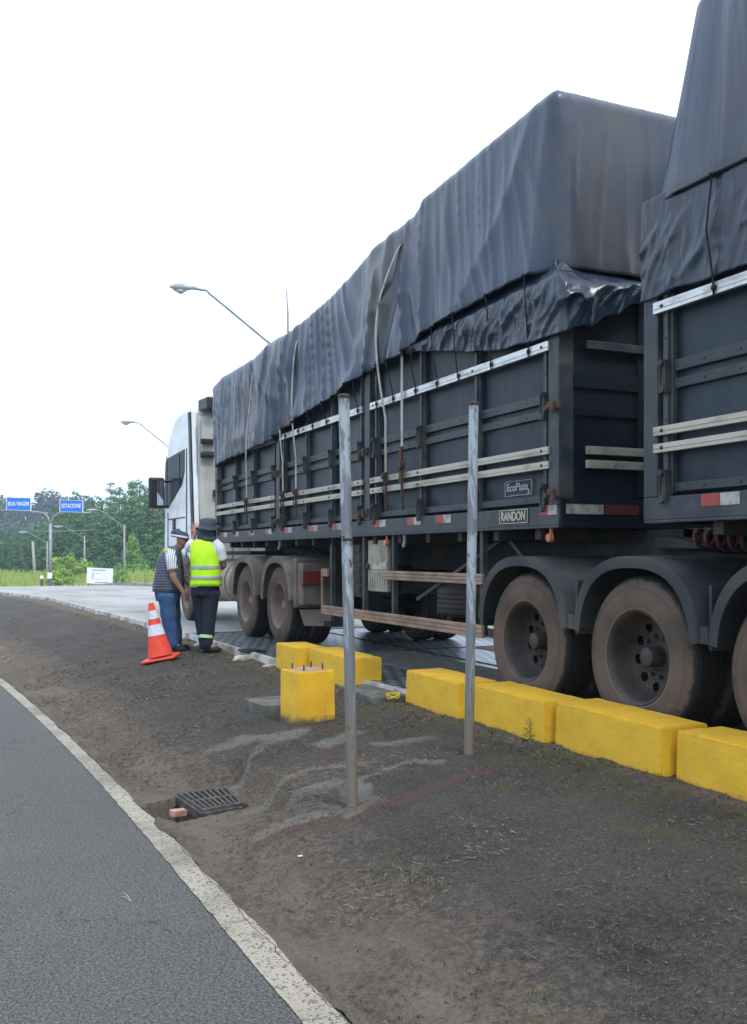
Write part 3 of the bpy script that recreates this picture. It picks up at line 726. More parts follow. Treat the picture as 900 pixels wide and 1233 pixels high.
# underride guards (three ribs pressed in each rail)
def guard(T, ya, yb, z0, z1, x=4.06):
    m = MB(); h = (z1-z0)/3
    for k in range(3): m.box(x, x+.03, ya, yb, z0+k*h+.004, z0+(k+1)*h-.004)
    m.box(x+.008, x+.029, ya+.004, yb-.004, z0, z1); m.build('guard_rail', 'guard', T, bevel=.003)
guard(T1, 6.95, 10.62, .495, .60); guard(T1, 6.95, 8.93, .93, 1.02); guard(T1, 10.42, 10.62, .93, 1.02)
m = MB(); m.box(4.065, 4.085, 10.60, 10.625, .50, 1.0)
m.build('guard_end', 'guard', T1)
for y in (8.72, 9.45, 10.38, 7.0):
    m = MB(); m.box(4.10, 4.15, y, y+.05, .5, 1.39); m.build('guard_bracket', 'rail_dark', T1, bevel=.003)
m = MB(); m.bar((4.2, 8.4, .75), (4.5, 7.2, 1.36), .03, .03); m.bar((4.25, 6.9, 1.36), (4.3, 6.2, .8), .03, .03); m.bar((4.9, 9.3, .55), (4.9, 7.9, 1.36), .04, .04)
m.build('brace', 'rail_dark', T1)
tb = MB(); tb.box(4.12, 4.17, 8.92, 9.40, .80, 1.33); tbo = tb.build('tool_box', 'tool', T1, bevel=.012)
m = MB(); m.box(4.112, 4.119, 8.93, 9.39, 1.03, 1.10, 0)
for k in range(7): m.box(4.113, 4.119, 8.97+k*.06, 8.99+k*.06, .84, .99, 1)
m.build('box_band', ['white_refl', 'tool'], tbo)
m = MB(); m.lathe([(-.03, 0), (-.03, .03), (0, .035)], 12, c=(4.118, 9.36, 1.06)); m.build('handle', 'chassis', tbo, auto=True)
m = MB(); m.box(4.2, 4.6, 9.75, 10.2, .72, 1.34)
for k in range(5): m.box(4.19, 4.199, 9.78, 10.17, .76+k*.11, .84+k*.11)
m.build('battery_box', 'black_plastic', T1, bevel=.02)
for pq in ([(4.7, 9.9, .9), (5.9, 9.9, .9)], [(5.2, 7.0, .95), (5.2, 8.6, .95)]):
    m = MB(); m.tube(pq, .155, 18); m.build('air_tank', 'chassis', T1, auto=True)
for x in (4.45, 6.05):
    m = MB(); m.box(x, x+.13, 11.15, 11.28, .36, 1.36); m.box(x-.08, x+.21, 11.09, 11.34, .30, .36); m.build('landing_leg', 'chassis', T1, bevel=.005)
sp = empty('spare_wheel', Vector((4.62, 7.68, .62))-T1.location, parent=T1); sp.rotation_euler = (0, -pi/2, 0)
for nm, o in zip(('tyre', 'rim'), WH[('rim', True, False)][:2]):
    prof = [(.035, .292), (.012, .30), (.004, .325), (0, .37), (.001, .42), (.010, .465), (.024, .492), (.034, .508), (.05, .518)]
    for k in range(4):
        c = .082+k*.043; prof += [(c-.006, .52), (c-.004, .505), (c+.004, .505), (c+.006, .52)]
    prof += [(.29-a, r) for a, r in reversed(prof[:9])]
    t = MB()
    if nm == 'tyre': t.lathe(prof, 64); t.build('tyre', 'rubber', sp, local=True, auto=True)
    else: t.lathe([(.03, .29), (.1, .27), (.15, .1), (.15, 0)], 40); t.build('rim', 'rim', sp, local=True, auto=True)
m = MB(); m.box(4.3, 5.2, 7.4, 7.5, .56, .615); m.box(4.3, 5.2, 7.9, 8.0, .56, .615); m.build('spare_carrier', 'chassis', T1)
# fender brackets between the wheels and mud guards
for y in (5.68, 4.38):
    m = MB(); m.box(4.03, 4.06, y-.035, y+.035, .66, .76); m.box(4.08, 4.7, y-.012, y+.012, .62, 1.0); m.build('fender_bracket', 'fender_black', T1, bevel=.003)
# coupling ramp + coiled air hoses hanging below the front of the nearer trailer
m = MB(); m.prism([(5.6, 1.30), (4.2, 1.16), (3.0, 1.16), (3.0, 1.10), (5.6, 1.22)], 'x', 4.70, 6.0); m.build('coupling_plate', 'frame_dark', T1, bevel=.01)
for k, (mt, dx, ph) in enumerate((('rubber', 0, 0), ('red_hose', .02, 2.0), ('rubber', .04, 4.0))):
    m = MB(); pts = []
    for i in range(260):
        t = i/259; a = t*2*pi*11+ph; pts.append((4.62+dx+.062*cos(a), 5.08-1.15*t, 1.285+.062*sin(a)-.03*sin(pi*t)))
    pts = [(4.9, 5.3, 1.36), (4.72, 5.15, 1.32)]+pts+[(4.8, 3.7, 1.2)]
    m.tube(pts, .0115, 6); m.build('air_hose', mt, T2, smooth=True)
m = MB(); pts = [(4.70+.05*cos(i*.45), 3.5-.010*i, 1.12+.05*sin(i*.45)+.03*sin(i*.13)) for i in range(90)]; m.tube(pts, .008, 6); m.build('air_hose', 'yellow_cord', T2, smooth=True)

# ------------------------------------------------------------------ tarpaulins
def make_tarp(name, label, y0, y1, hem, top, wr, straps, hem_rear, inset_rear=0, seed=0, xo=0, hemfar=None):
    T = empty(name, (5.35, (y0+y1)/2, min(p[1] for p in hem))); tag(T, label, 'tarpaulin', 'dark tarpaulins over the loads')
    x0, x1 = XS-.03+xo, XF+.03
    segs = []      # ring samples: (kind, u)
    def ring():
        R = []
        ny = int((y1-y0)/.03); nx = int((x1-x0)/.03)
        R += [('n', i/ny) for i in range(ny)]            # near side, from rear to front
        R += [('c1', i/8) for i in range(8)]
        R += [('f', i/nx) for i in range(nx)]
        R += [('c2', i/8) for i in range(8)]
        R += [('r', i/(ny//3)) for i in range(ny//3)]
        R += [('c3', i/8) for i in range(8)]
        R += [('b', i/nx) for i in range(nx)]
        R += [('c4', i/8) for i in range(8)]
        return R
    RG = ring(); NV = 64
    def pos(k, u, r):
        if k == 'n': return (x0, y0+r+(y1-y0-2*r)*u, -1, 0)
        if k == 'f': return (x0+r+(x1-x0-2*r)*u, y1, 0, 1)
        if k == 'r': return (x1, y1-r-(y1-y0-2*r)*u, 1, 0)
        if k == 'b': return (x1-r-(x1-x0-2*r)*u, y0, 0, -1)
        cx, cy, a = {'c1': (x0+r, y1-r, pi-u*pi/2), 'c2': (x1-r, y1-r, pi/2-u*pi/2), 'c3': (x1-r, y0+r, -u*pi/2), 'c4': (x0+r, y0+r, -pi/2-u*pi/2)}[k]
        return (cx+r*cos(a), cy+r*sin(a), cos(a), sin(a))
    def surf(i, v, extra=0):
        k, u = RG[i % len(RG)]
        side_t = min(1, v/.72)
        r = .22*(1-side_t)+.07
        x, y, nx_, ny_ = pos(k, u, r)
        s_ = (y-(x-x0)) if k in ('n', 'b', 'c4') else (y+(x-x0)*1.1+30)
        hz = interp(hem, y) if k != 'b' and not (k == 'c4') else hem_rear
        if k in ('b', 'c4'): hz = hem_rear+.02*nz(x*2, 3)
        tz = interp(top, y)
        rr = .10                         # rounding of the top edge
        if v <= .72:
            t = v/.72; z = hz+(tz-rr-hz)*t; inw = 0.0
        elif v <= .82:
            a = (v-.72)/.10*pi/2; z = tz-rr+rr*sin(a); inw = rr*(1-cos(a))
        else:
            t = (v-.82)/.18; z = tz+.10*sin(t*pi/2); inw = rr
        # wrinkles
        f = interp(wr, y)
        sh = z*(.25+.9*nz(s_*.35, 3, seed))
        w1 = abs(nz(s_*1.5+sh*1.6+seed, z*.35+5, seed)); w2 = abs(nz(s_*3.6-sh*3+seed, z*.55+11, 3+seed)); w3 = nz(s_*1.1+seed, z*.45, 8)
        if k in ('b', 'c4'): f = .45-.2*sst(0, .3, x-x0)
        d = f*(.070*max(0, 1-w1*3.2)**2.2 + .032*max(0, 1-w2*3.0)**2 + .05*w3)+.03*nz(s_*.5, z*.8, 2)
        for (ys_, _yt, _zl) in straps:
            if k == 'n' or k == 'c4': d -= .035*exp(-((y-(ys_+(_yt-ys_)*sst(hz, tz, z)))/.09)**2)
        if k in ('b', 'c3', 'c4', 'f', 'c1', 'c2'): d = d*.75-.012*(1-side_t)*abs(sin(s_*9))
        d *= (1-.65*sst(.45, .82, v) if v <= .82 else .35*max(0, 1-(v-.82)/.12))
        if v < .02: d -= .004
        slope = inset_rear*max(0, side_t) if k in ('b', 'c3', 'c4') else 0
        if k == 'n' and inset_rear: slope = 0
        x += nx_*(d-inw+extra); y += ny_*(d-inw+extra)
        if v > .82:
            t = (v-.82)/.18; cx = 5.35; cy = min(max(y, y0+1.0), y1-1.0)
            x = x+(cx-x)*t; y = y+(cy-y)*t
        if inset_rear:     # front end leans back towards the rear with height
            fr = sst(y1-1.2, y1, y)*max(0, z-interp(hem, y1))/1.2
            y -= inset_rear*fr; x += .10*fr
        if v > .82: z += .02*nz(x*2, y*2)+extra
        return Vector((x, y, z))
    VV = [.72*j/(NV-20) for j in range(NV-20)]+[.72+.10*j/8 for j in range(8)]+[.82+.18*(j/11) for j in range(12)]
    grid_mesh('cover', len(RG), len(VV), lambda i, j: surf(i, VV[j]), 'tarp', T, closed_u=True, solid=.004)
    # hem seam with eyelets and cord
    m = MB(); ny = int((y1-y0)/.03)
    m.tube([surf(i, .004, .008) for i in range(0, ny, 1)], .007, 6); m.build('hem_cord', 'rope', T, smooth=True)
    for (ya, yt, zl) in straps:
        pts = []
        i0 = max(2, min(ny-3, int((ya-y0)/(y1-y0)*ny)))
        for k in range(30):
            t = k/29; v = .90*t; i = i0+int(round((yt-ya)/(y1-y0)*ny*max(0, min(1, v/.72*2-1))))
            p = surf(i, v, .016); pts.append(p)
        pts = [Vector((XS-.035, ya, zl)), Vector((XS-.038, ya, (zl+interp(hem, ya))/2))]+pts
        for _ in range(26): pts = pts[:2]+[(pts[q-1]+pts[q]*2+pts[q+1])/4+Vector((-.0006, 0, 0)) for q in range(2, len(pts)-1)]+[pts[-1]]
        m = MB()
        vs = []
        for q, p in enumerate(pts):
            dn = Vector((-.003, 0, 0)) if q < 24 else Vector((0, 0, .003))
            vs += [p+Vector((0, -.022, 0)), p+Vector((0, .022, 0)), p+Vector((0, .022, 0))+dn, p+Vector((0, -.022, 0))+dn]
        fs = []
        for q in range(len(pts)-1):
            for e in range(4): fs.append((q*4+e, q*4+(e+1) % 4, q*4+4+(e+1) % 4, q*4+4+e))
        m.add(vs, fs); st = m.build('strap', 'webbing', T)
        m = MB(); m.box(XS-.055, XS-.030, ya-.03, ya+.03, zl-.09, zl+.01); m.lathe([(-.03, 0), (-.03, .03), (.01, .03)], 12, c=(XS-.05, ya, zl-.03)); m.bar((XS-.04, ya, zl-.09), (XS-.03, ya, 1.62), .022, .012)
        m.tube([(XS-.06, ya-.035, zl-.04), (XS-.075, ya-.01, zl-.12), (XS-.06, ya+.02, zl-.16), (XS-.04, ya+.01, zl-.22)], .008, 6)
        m.build('ratchet', 'rust', st, auto=True)
    return T, surf, ny
hem1 = [(5.85, 3.25), (6.4, 3.25), (7.6, 3.19), (8.1, 3.11), (8.3, 3.06), (9.3, 3.03), (9.5, 3.00), (10, 2.94), (10.9, 2.84), (11.8, 2.75), (12.3, 2.67), (15.35, 2.57)]
top1 = [(5.85, 4.535), (7.0, 4.49), (7.9, 4.44), (8.15, 4.36), (8.9, 4.31), (9.3, 4.27), (9.7, 4.18), (10.2, 4.11), (11.2, 4.02), (11.6, 3.99), (12.4, 4.03), (13.3, 3.95), (14.8, 3.95), (15.35, 3.90)]
wr1 = [(5.85, .45), (6.3, .45), (7.2, .60), (8.0, .9), (9, 1.0), (12, 1.1), (14, .8), (15.4, .6)]
A1, surf1, ny1 = make_tarp('tarpaulin', 'sagging dark tarpaulin with beige straps over the middle trailer', 5.86, 15.38, hem1, top1, wr1,
                 [(13.45, 13.2, 1.98), (11.85, 11.8, 1.98), (11.35, 11.25, 1.98), (8.72, 8.25, 1.98)], 3.24, seed=0)
m = MB(); m.box(XS-.040, XS-.036, 8.33, 8.375, 2.0, 3.14); st = m.build('strap', 'webbing', A1)
m = MB(); m.lathe([(-.045, 0), (-.045, .05), (.0, .055)], 16, c=(XS-.03, 8.35, 2.03)); m.box(XS-.06, XS-.035, 8.33, 8.38, 1.85, 2.2); m.bar((XS-.04, 8.35, 1.85), (XS-.03, 8.35, 1.6), .022, .012); m.build('ratchet', 'rust', st, auto=True)
hem2 = [(-4.4, 3.3), (4.93, 3.33)]; top2 = [(-4.5, 4.45), (4.95, 4.52)]
A2, surf2, ny2 = make_tarp('tarpaulin', 'smooth brownish tarpaulin over the nearest trailer, cut by the right edge', -4.45, 4.95, hem2, top2, [(-5, .2), (3.6, .22), (5, .12)], [], 3.3, inset_rear=.42, seed=20)
# black plastic sheets between tarpaulin and boards
def plastic(name, label, ya, yb, low, high, x=XS-.004, wrap=None, amp=1.0):
    n = int((yb-ya)/.016); nv = 46
    W_ = 0 if wrap is None else int(.80/.016)
    def fn(i, j):
        v = j/(nv-1)
        if i >= W_: y = ya+(yb-ya)*(i-W_)/n; xx = None
        else: y = ya; xx = (W_-i)*.016
        z = interp(low, y)*(1-v)+interp(high, y)*v
        if xx is not None: z += (.30*min(1, xx/.75)+.07*nz(xx*6, 3))*(1-v)-.04*(xx/.45)*v
        s_ = y-(xx or 0)
        q = abs(nz(s_*3.6+z*2.4, z*1.9-s_*.8, 4)); q2 = abs(nz(s_*9+z*5, z*3.2-s_*1.5, 9)); q3 = nz(s_*1.5, z*2)
        d = amp*(.055*max(0, 1-q*3)**2*.8+.026*max(0, 1-q2*3)**2+.03*q3)*sin(pi*min(1, v*1.15+.08))
        d = max(d, -.03)
        z += .02*nz(s_*4, 1)*(1-v)
        if xx is None:
            e = sst(0, .10, y-ya) if wrap is not None else 1
            return (x-.03-d+(.07*sst(.72, 1, v) if wrap is not None else 0), y-(1-e)*.02+(1-e)*.12*sst(.6, 1, v), z)
        return (x+xx-.02, ya-.05-d*1.1+.15*sst(.55, 1, v), z)
    o = grid_mesh(name, n+1+W_, nv, fn, 'plastic', None, solid=.002)
    return tag(o, label, 'plastic sheet', 'crumpled black plastic sheets')
low1 = [(5.8, 2.74), (6.6, 2.77), (7.15, 2.87), (8.0, 3.04), (8.3, 3.06)]
high1 = [(5.8, 3.30), (6.4, 3.30), (7.6, 3.23), (8.1, 3.15), (8.3, 3.08)]
P1 = plastic('plastic_sheet', 'crumpled black plastic sheet bunched at the rear corner of the middle trailer', 5.80, 8.25, low1, high1, wrap=.1, amp=.8)
low2 = [(-4.4, 2.74), (4.95, 2.76)]; high2 = [(-4.4, 3.38), (4.95, 3.38)]
P2 = plastic('plastic_sheet', 'wrinkled black plastic sheet between tarpaulin and silver rail of the nearest trailer', 1.5, 4.935, low2, high2, x=XS+.018, amp=.5)
for (A, sf, ny, y0, y1, yl, yh, step) in ((A1, surf1, ny1, 5.86, 15.38, 5.95, 15.0, .50), (A2, surf2, ny2, -4.45, 4.95, 2.4, 4.8, .36)):
    y = yl
    while y < yh:
        i = int((y-y0)/(y1-y0)*ny); p = sf(i, .01, .006)
        m = MB(); kn = p+Vector((-.01, 0, -.02))
        m.tube([p, kn, (XS-.055-.02*random.random(), p.y+random.uniform(-.02, .02), (p.z+2.69)/2), (XS-.028, p.y+random.uniform(-.02, .02), 2.73), (XS-.026, p.y, 2.65)], .0065, 6)
        m.tube([kn+Vector((0, -.02, 0)), kn+Vector((-.01, 0, .01)), kn+Vector((0, .02, 0))], .011, 6)
        m.lathe([(-.018, 0), (-.016, .016), (0, .018)], 8, c=(XS-.018, p.y, 2.69))
        m.build('tie_rope', 'rope', A, smooth=True); y += step*random.uniform(.85, 1.15)

# ------------------------------------------------------------------ tractor unit
K = empty('truck_tractor', (5.35, 15.6, 0)); tag(K, 'white high-roofed truck cab pulling the tarpaulin covered trailers, dusty wheels', 'truck')
prof = [(16.85, 1.0), (16.95, 2.3), (17.2, 3.78), (17.7, 3.84), (18.5, 3.76), (19.0, 3.45), (19.22, 3.0), (19.33, 2.1), (19.42, 1.3), (19.42, .45), (18.35, .42), (18.30, .8), (18.12, 1.05), (17.85, 1.16), (17.5, 1.16), (17.22, 1.05)]
m = MB(); m.prism(prof, 'x', 4.10, 6.60); m.build('cab_body', 'white_paint', K, bevel=.07)
m = MB(); m.prism([(17.62, 3.1), (17.62, 2.72), (17.80, 2.48), (18.4, 2.28), (19.04, 2.08), (19.03, 3.06)], 'x', 4.088, 4.11); wi = m.build('side_window', 'glass', K, bevel=.006)
m = MB(); m.box(4.080, 4.0875, 18.0, 18.04, 2.45, 3.05); m.build('frame', 'black_plastic', wi)
m = MB(); m.prism([(19.08, 2.1), (19.05, 3.05), (19.19, 3.0), (19.35, 2.1)], 'x', 4.083, 6.617); m.build('windscreen', 'glass', K)
m = MB(); m.box(4.085, 4.1, 17.45, 17.462, 1.15, 3.1); m.box(4.085, 4.1, 19.0, 19.012, .95, 2.0); m.box(4.086, 4.1, 17.462, 19.0, 1.0, 1.012)
m.box(4.084, 4.1, 17.6, 19.0, 1.86, 1.875); m.build('door_seam', 'chassis', K)
m = MB(); m.box(4.07, 4.1, 18.36, 18.52, 1.58, 1.86); m.build('door_handle', 'black_plastic', K, bevel=.012)
m = MB(); m.prism([(16.80, 1.05), (16.98, 1.05), (17.30, 3.72), (17.14, 3.72)], 'x', 4.075, 4.10); m.build('fairing_trim', 'black_plastic', K, bevel=.01)
m = MB()
m.prism([(16.72, 1.1), (16.79, 1.1), (17.1, 3.72), (17.03, 3.72)], 'x', 4.09, 4.16); m.build('side_fairing', 'white_paint', K, bevel=.01)
m = MB()
for k in range(8): m.box(4.18+k*.3, 4.45+k*.3, 16.80, 16.84, 1.1, 2.95)
m.box(4.16, 6.5, 16.84, 16.9, 1.1, 3.6); m.box(4.2, 6.4, 16.79, 16.85, 2.98, 3.55); m.build('back_wall', 'cream', K, bevel=.015)
for q in ((4.17, 4.42, 16.70, 16.80, 3.12, 3.20), (4.17, 4.42, 16.70, 16.80, 2.88, 2.95), (4.40, 4.48, 16.74, 16.79, 2.2, 2.32)):
    m = MB(); m.box(*q); m.build('back_bracket', 'black_plastic', K, bevel=.01)
m = MB(); m.prism([(16.6, 3.70), (17.25, 3.76), (17.25, 3.95), (16.6, 3.92)], 'x', 4.25, 6.45); m.build('roof_deflector', 'black_plastic', K, bevel=.03)
mr = MB(); mr.box(3.72, 4.02, 18.95, 19.07, 2.08, 2.68); mo = mr.build('mirror', 'black_plastic', K, bevel=.04)
m = MB(); m.box(3.87, 3.99, 18.940, 18.949, 2.14, 2.62); m.build('mirror_glass', 'mirror_glass', mo)
m = MB(); m.tube([(4.1, 19.05, 2.6), (3.95, 19.03, 2.62)], .02, 8); m.tube([(4.1, 19.05, 2.12), (3.95, 19.03, 2.12)], .02, 8); m.build('mirror_arm', 'black_plastic', mo)
m = MB(); m.box(4.12, 6.58, 19.2, 19.32, 2.95, 3.12); m.build('sun_visor', 'black_plastic', K, bevel=.02)
m = MB(); m.tube([(4.8, 17.3, 3.8), (4.8, 17.2, 4.4)], .006, 6); m.build('aerial', 'black_plastic', K)
c = MB()
for x in (4.90, 5.72): c.box(x, x+.09, 11.3, 18.8, .78, 1.02)
for y in (11.35, 12.9, 14.5, 16.3): c.box(4.9, 5.8, y, y+.1, .80, 1.0)
c.build('chassis_frame', 'chassis', K)
c = MB(); c.lathe([(0, 0), (0, .5), (.1, .5), (.1, 0)], 32, axis='z', c=(5.35, 13.0, 1.14)); c.build('fifth_wheel', 'chassis', K)
for y in (12.23, 13.70):
    wheel_part(K, 4.07, y, 1, 'rim_dusty'); wheel_part(K, 6.63, y, -1, 'rim_dusty')
    fender_part(K, y, .53, 4.03, 4.68, 'fender_dusty', lip=.09, a0=5, a1=172); fender_part(K, y, .53, 6.67, 6.02, 'fender_dusty')
    a = MB(); a.tube([(4.3, y, .52), (6.4, y, .52)], .08, 12); a.lathe([(-.2, .05), (-.15, .2), (.15, .2), (.2, .05)], 20, c=(5.35, y, .55)); a.build('axle', 'chassis', K, smooth=True)
wheel_part(K, 4.12, 17.6, 1, 'rim_dusty', False, front=True); wheel_part(K, 6.58, 17.6, -1, 'rim_dusty', False, front=True)
m = MB(); m.lathe([(0, 0), (0, .28), (.03, .33), (1.25, .33), (1.28, .28), (1.28, 0)], 28, axis='y', c=(4.42, 14.62, .76))
for a in (.25, .95): m.lathe([(a, .335), (a+.04, .335)], 28, axis='y', c=(4.42, 14.62, .76), mi=1)
m.build('fuel_tank', ['tank', 'chassis'], K, auto=True)
m = MB(); m.box(4.06, 4.70, 11.50, 11.60, .52, 1.14); m.box(4.08, 4.68, 11.30, 11.49, .56, 1.08); m.build('rear_panel', 'fender_dusty', K, bevel=.02)
m = MB(); m.box(4.07, 4.60, 11.22, 11.29, .82, .98, 0); m.box(4.055, 4.069, 11.215, 11.33, .80, 1.0, 0); lo = m.build('tail_light', ['red_lens'], K, bevel=.006)
m = MB(); m.prism([(4.10, .50), (4.70, .50), (4.70, .28), (4.16, .30)], 'y', 11.44, 11.46); m.build('mud_flap', 'tank', K)
m = MB()
for k in range(6): m.tube([(4.4+.09*k, 12.9, 1.22), (4.4+.09*k, 12.6, 1.27+.02*sin(k*3)), (4.45+.09*k, 12.3, 1.2)], .014, 6)
m.box(4.3, 4.8, 14.2, 16.1, 1.18, 1.24); m.build('hoses', 'chassis', K)
m = MB(); m.box(4.2, 4.7, 16.05, 16.85, .40, .55); m.box(4.15, 4.7, 16.2, 16.85, .75, .80); m.build('step', 'tank', K, bevel=.02)

# ------------------------------------------------------------------ yellow blocks
def rough_block(name, x, y0, y1, z0, z1, w, rz=0, taper=.03, seed=0):
    L = y1-y0; cx, cy = x+w/2, (y0+y1)/2
    o = empty('tmp'); bpy.data.objects.remove(o)
    bm = bmesh.new(); bmesh.ops.create_cube(bm, size=1)
    for v in bm.verts: v.co = Vector((v.co.x*w, v.co.y*L, v.co.z*(z1-z0)+(z0+z1)/2))
    for v in bm.verts:
        if v.co.z < (z0+z1)/2: v.co.x *= 1+taper; v.co.y *= 1+taper*.6
        v.co.x += .012*nz(v.co.x*9+seed, v.co.y, 1); v.co.z += .010*nz(seed, v.co.y*5+v.co.x*3, 2) if v.co.z > 0 else 0
    bmesh.ops.bevel(bm, geom=bm.edges[:], offset=.008, segments=2, affect='EDGES')
    long_ = [e for e in bm.edges if e.calc_length() > .1]
    bmesh.ops.subdivide_edges(bm, edges=long_, cuts=22, use_grid_fill=True)
    for v in bm.verts:
        p = v.co*1.0; n_ = v.normal
        v.co += v.normal*(.0035*nz(p.x*7+seed, p.y*7, p.z*7)+.002*nz(p.x*30, p.y*30+seed, p.z*30))
        e = noise.noise(Vector((p.x*14+seed*3, p.y*14, p.z*14)))
        if e > .45 and abs(n_.x)+abs(n_.y)+abs(n_.z) > 1.25: v.co -= n_*.02*(e-.45)*2
    me = bpy.data.meshes.new(name); bm.to_mesh(me); bm.free()
    o = link(name, me, 'yellow', smooth=True); me.set_sharp_from_angle(angle=radians(50))
    o.location = (cx, cy, 0); o.rotation_euler = (0, 0, rz)
    return o
BL = [(3.74, 3.32, 4.27, .205, -.015, 'yellow concrete block cut off by the right edge, nearest of the row'),
      (3.69, 4.32, 5.38, .215, -.05, 'long yellow block with the short bushy weed at its foot'),
      (3.655, 5.43, 6.41, .21, -.035, 'yellow block with the taller weed growing at its foot'),
      (3.60, 6.47, 7.42, .21, -.045, 'yellow block directly behind the right-hand pole, beside the yellow cord'),
      (3.50, 8.40, 9.50, .215, -.03, 'yellow block behind the left-hand pole, past the gap'),
      (3.40, 9.56, 10.28, .215, -.06, 'farthest, smallest yellow block at the far end of the row')]
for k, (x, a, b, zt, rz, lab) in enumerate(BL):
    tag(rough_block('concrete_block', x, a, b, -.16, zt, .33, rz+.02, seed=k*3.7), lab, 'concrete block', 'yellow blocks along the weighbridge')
B = rough_block('bollard_base', 2.47, 7.02, 7.32, -.24, .285, .32, .20, taper=.02, seed=31)
tag(B, 'square yellow concrete footing with four bolts, standing in front of the block row', 'concrete footing')
for dx in (-.085, .085):
    for dy_ in (-.085, .085):
        m = MB(); m.tube([(dx, dy_, .26), (dx, dy_, .335)], .008, 6); m.build('bolt', 'rust', B, local=True, smooth=True)
m = MB(); m.prism([(-.13, -.12), (.12, -.13), (.13, .12), (-.12, .13)], 'z', .282, .290); m.build('grout_pad', 'grout', B, local=True)
def slab(name, lab, x0, x1, y0, y1, z0, z1, rz=0):
    m = MB(); w, l = (x1-x0)/2, (y1-y0)/2; m.box(-w, w, -l, l, z0, z1); o = m.build(name, 'conc_dark', bevel=.01); o.location = ((x0+x1)/2, (y0+y1)/2, 0); o.rotation_euler.z = rz
    return tag(o, lab, 'slab')
slab('concrete_slab', 'dark raised concrete cover slab left of the square yellow footing', 2.40, 2.80, 7.62, 8.1, -.16, -.045, .1)
slab('concrete_slab', 'mossy dark concrete slab in the gap of the yellow block row', 3.35, 3.72, 7.50, 8.32, -.16, -.02, -.03)
# poles
for (bx, by, bz, tx, ty, tz, lab) in ((2.08, 4.95, -.30, 2.035, 4.97, 2.05, 'leaning peeling pole with a wire tie, left of the pair'), (3.06, 5.40, -.25, 3.09, 5.385, 2.135, 'peeling grey pole in front of the yellow blocks, right of the pair')):
    P = empty('steel_pole', (bx, by, bz)); tag(P, lab, 'pole', 'bare poles on the bank')
    m = MB(); n = 24; m.tube([(bx+(tx-bx)*i/n+.002*nz(i*.5, bx), by+(ty-by)*i/n, bz+(tz-bz)*i/n) for i in range(n+1)], .0305, 20); m.build('shaft', 'peeling_pole', P, auto=True)
    m = MB(); m.lathe([(0, .033), (.018, .034), (.024, .026), (.024, 0)], 20, axis='z', c=(tx, ty, tz-.02)); m.build('cap', 'rust', P, auto=True)
    if bx < 2.5:
        m = MB(); m.lathe([(0, .032), (.006, .035), (.012, .032)], 18, axis='z', c=(bx+(tx-bx)*.62, by, bz+(tz-bz)*.66)); m.tube([(bx-.03, by, bz+(tz-bz)*.665), (bx-.07, by-.01, bz+(tz-bz)*.67)], .003, 6); m.build('wire_tie', 'rope', P)

# drain grate
G = empty('drain_grate', (1.55, 6.22, -.40)); tag(G, 'rusty cast iron drain grate lying skewed over an open pit beside the road', 'grate')
m = MB()
gc = [Vector((1.41, 6.22, -.362)), Vector((1.73, 6.27, -.366)), Vector((1.71, 5.85, -.366)), Vector((1.45, 5.77, -.362))]
def gp(u, v, dz=0): return gc[0]*(1-u)*(1-v)+gc[1]*u*(1-v)+gc[2]*u*v+gc[3]*(1-u)*v+Vector((0, 0, dz))
for v in (0, .5, 1): m.bar(gp(-.03, v), gp(1.03, v), .035, .035)
for k in range(9): m.bar(gp(k/8, 0, .003), gp(k/8, 1, .003), .018, .034)
m.build('bars', 'iron', G, bevel=.003)
m = MB(); q = Vector((0, 0, -.025))
m.bar(gp(-.05, -.03)+q, gp(-.05, 1.03)+q, .02, .055); m.bar(gp(-.03, 1.06)+q, gp(1.03, 1.06)+q, .02, .05); m.bar(gp(-.03, -.06)+q, gp(1.03, -.06)+q, .02, .05); m.build('frame', 'iron', G, bevel=.003)
m = MB()
def pq(u, v): return (1.43+.94*u-.34*v, 5.98+.34*u+.94*v)
for (u0, u1, v0, v1) in ((-.31, .31, -.285, -.262), (-.31, .31, .262, .285), (-.31, -.285, -.26, .26), (.285, .31, -.26, .26)):
    m.prism([pq(u0, v0), pq(u1, v0), pq(u1, v1), pq(u0, v1)], 'z', -.85, -.425)
m.prism([pq(-.31, -.285), pq(.31, -.285), pq(.31, .285), pq(-.31, .285)], 'z', -.88, -.855)
tag(m.build('drain_pit', 'conc_dark'), kind='structure')
m = MB(); m.box(-.05, .05, -.025, .025, -.02, .02); o = m.build('brick_piece', 'brick', bevel=.006); o.location = (1.31, 5.80, -.360); o.rotation_euler = (0.1, .1, .4); tag(o, 'small pinkish brick piece at the corner of the open drain', 'brick piece')

# traffic cone
C = empty('traffic_cone', (2.47, 11.85, gz(2.47, 11.85)+.03), .35); C.rotation_euler = (radians(2), radians(-10), -TH); tag(C, 'orange traffic cone with two white bands standing behind the two people', 'cone')
m = MB(); m.box(-.20, .20, -.20, .20, 0, .03); m.build('base', 'cone_orange', C, local=True, bevel=.012)
def cr_(z): return .155-(.155-.028)*(z-.03)/.66
def ring_part(nm, z0, z1, mt, e=0, top=False):
    m = MB(); p = [(z0, cr_(z0)+e), (z1, cr_(z1)+e)]
    if top: p += [(z1+.004, cr_(z1)*.7), (z1+.004, 0)]
    if e == 0 and z0 < .05: p = [(.03, .175), (.045, .16)]+p
    m.lathe(p, 32, axis='z'); m.build(nm, mt, C, local=True, auto=True)
ring_part('body', .05, .69, 'cone_orange', top=True); ring_part('band', .30, .43, 'cone_white', .003); ring_part('band', .50, .60, 'cone_white', .003)

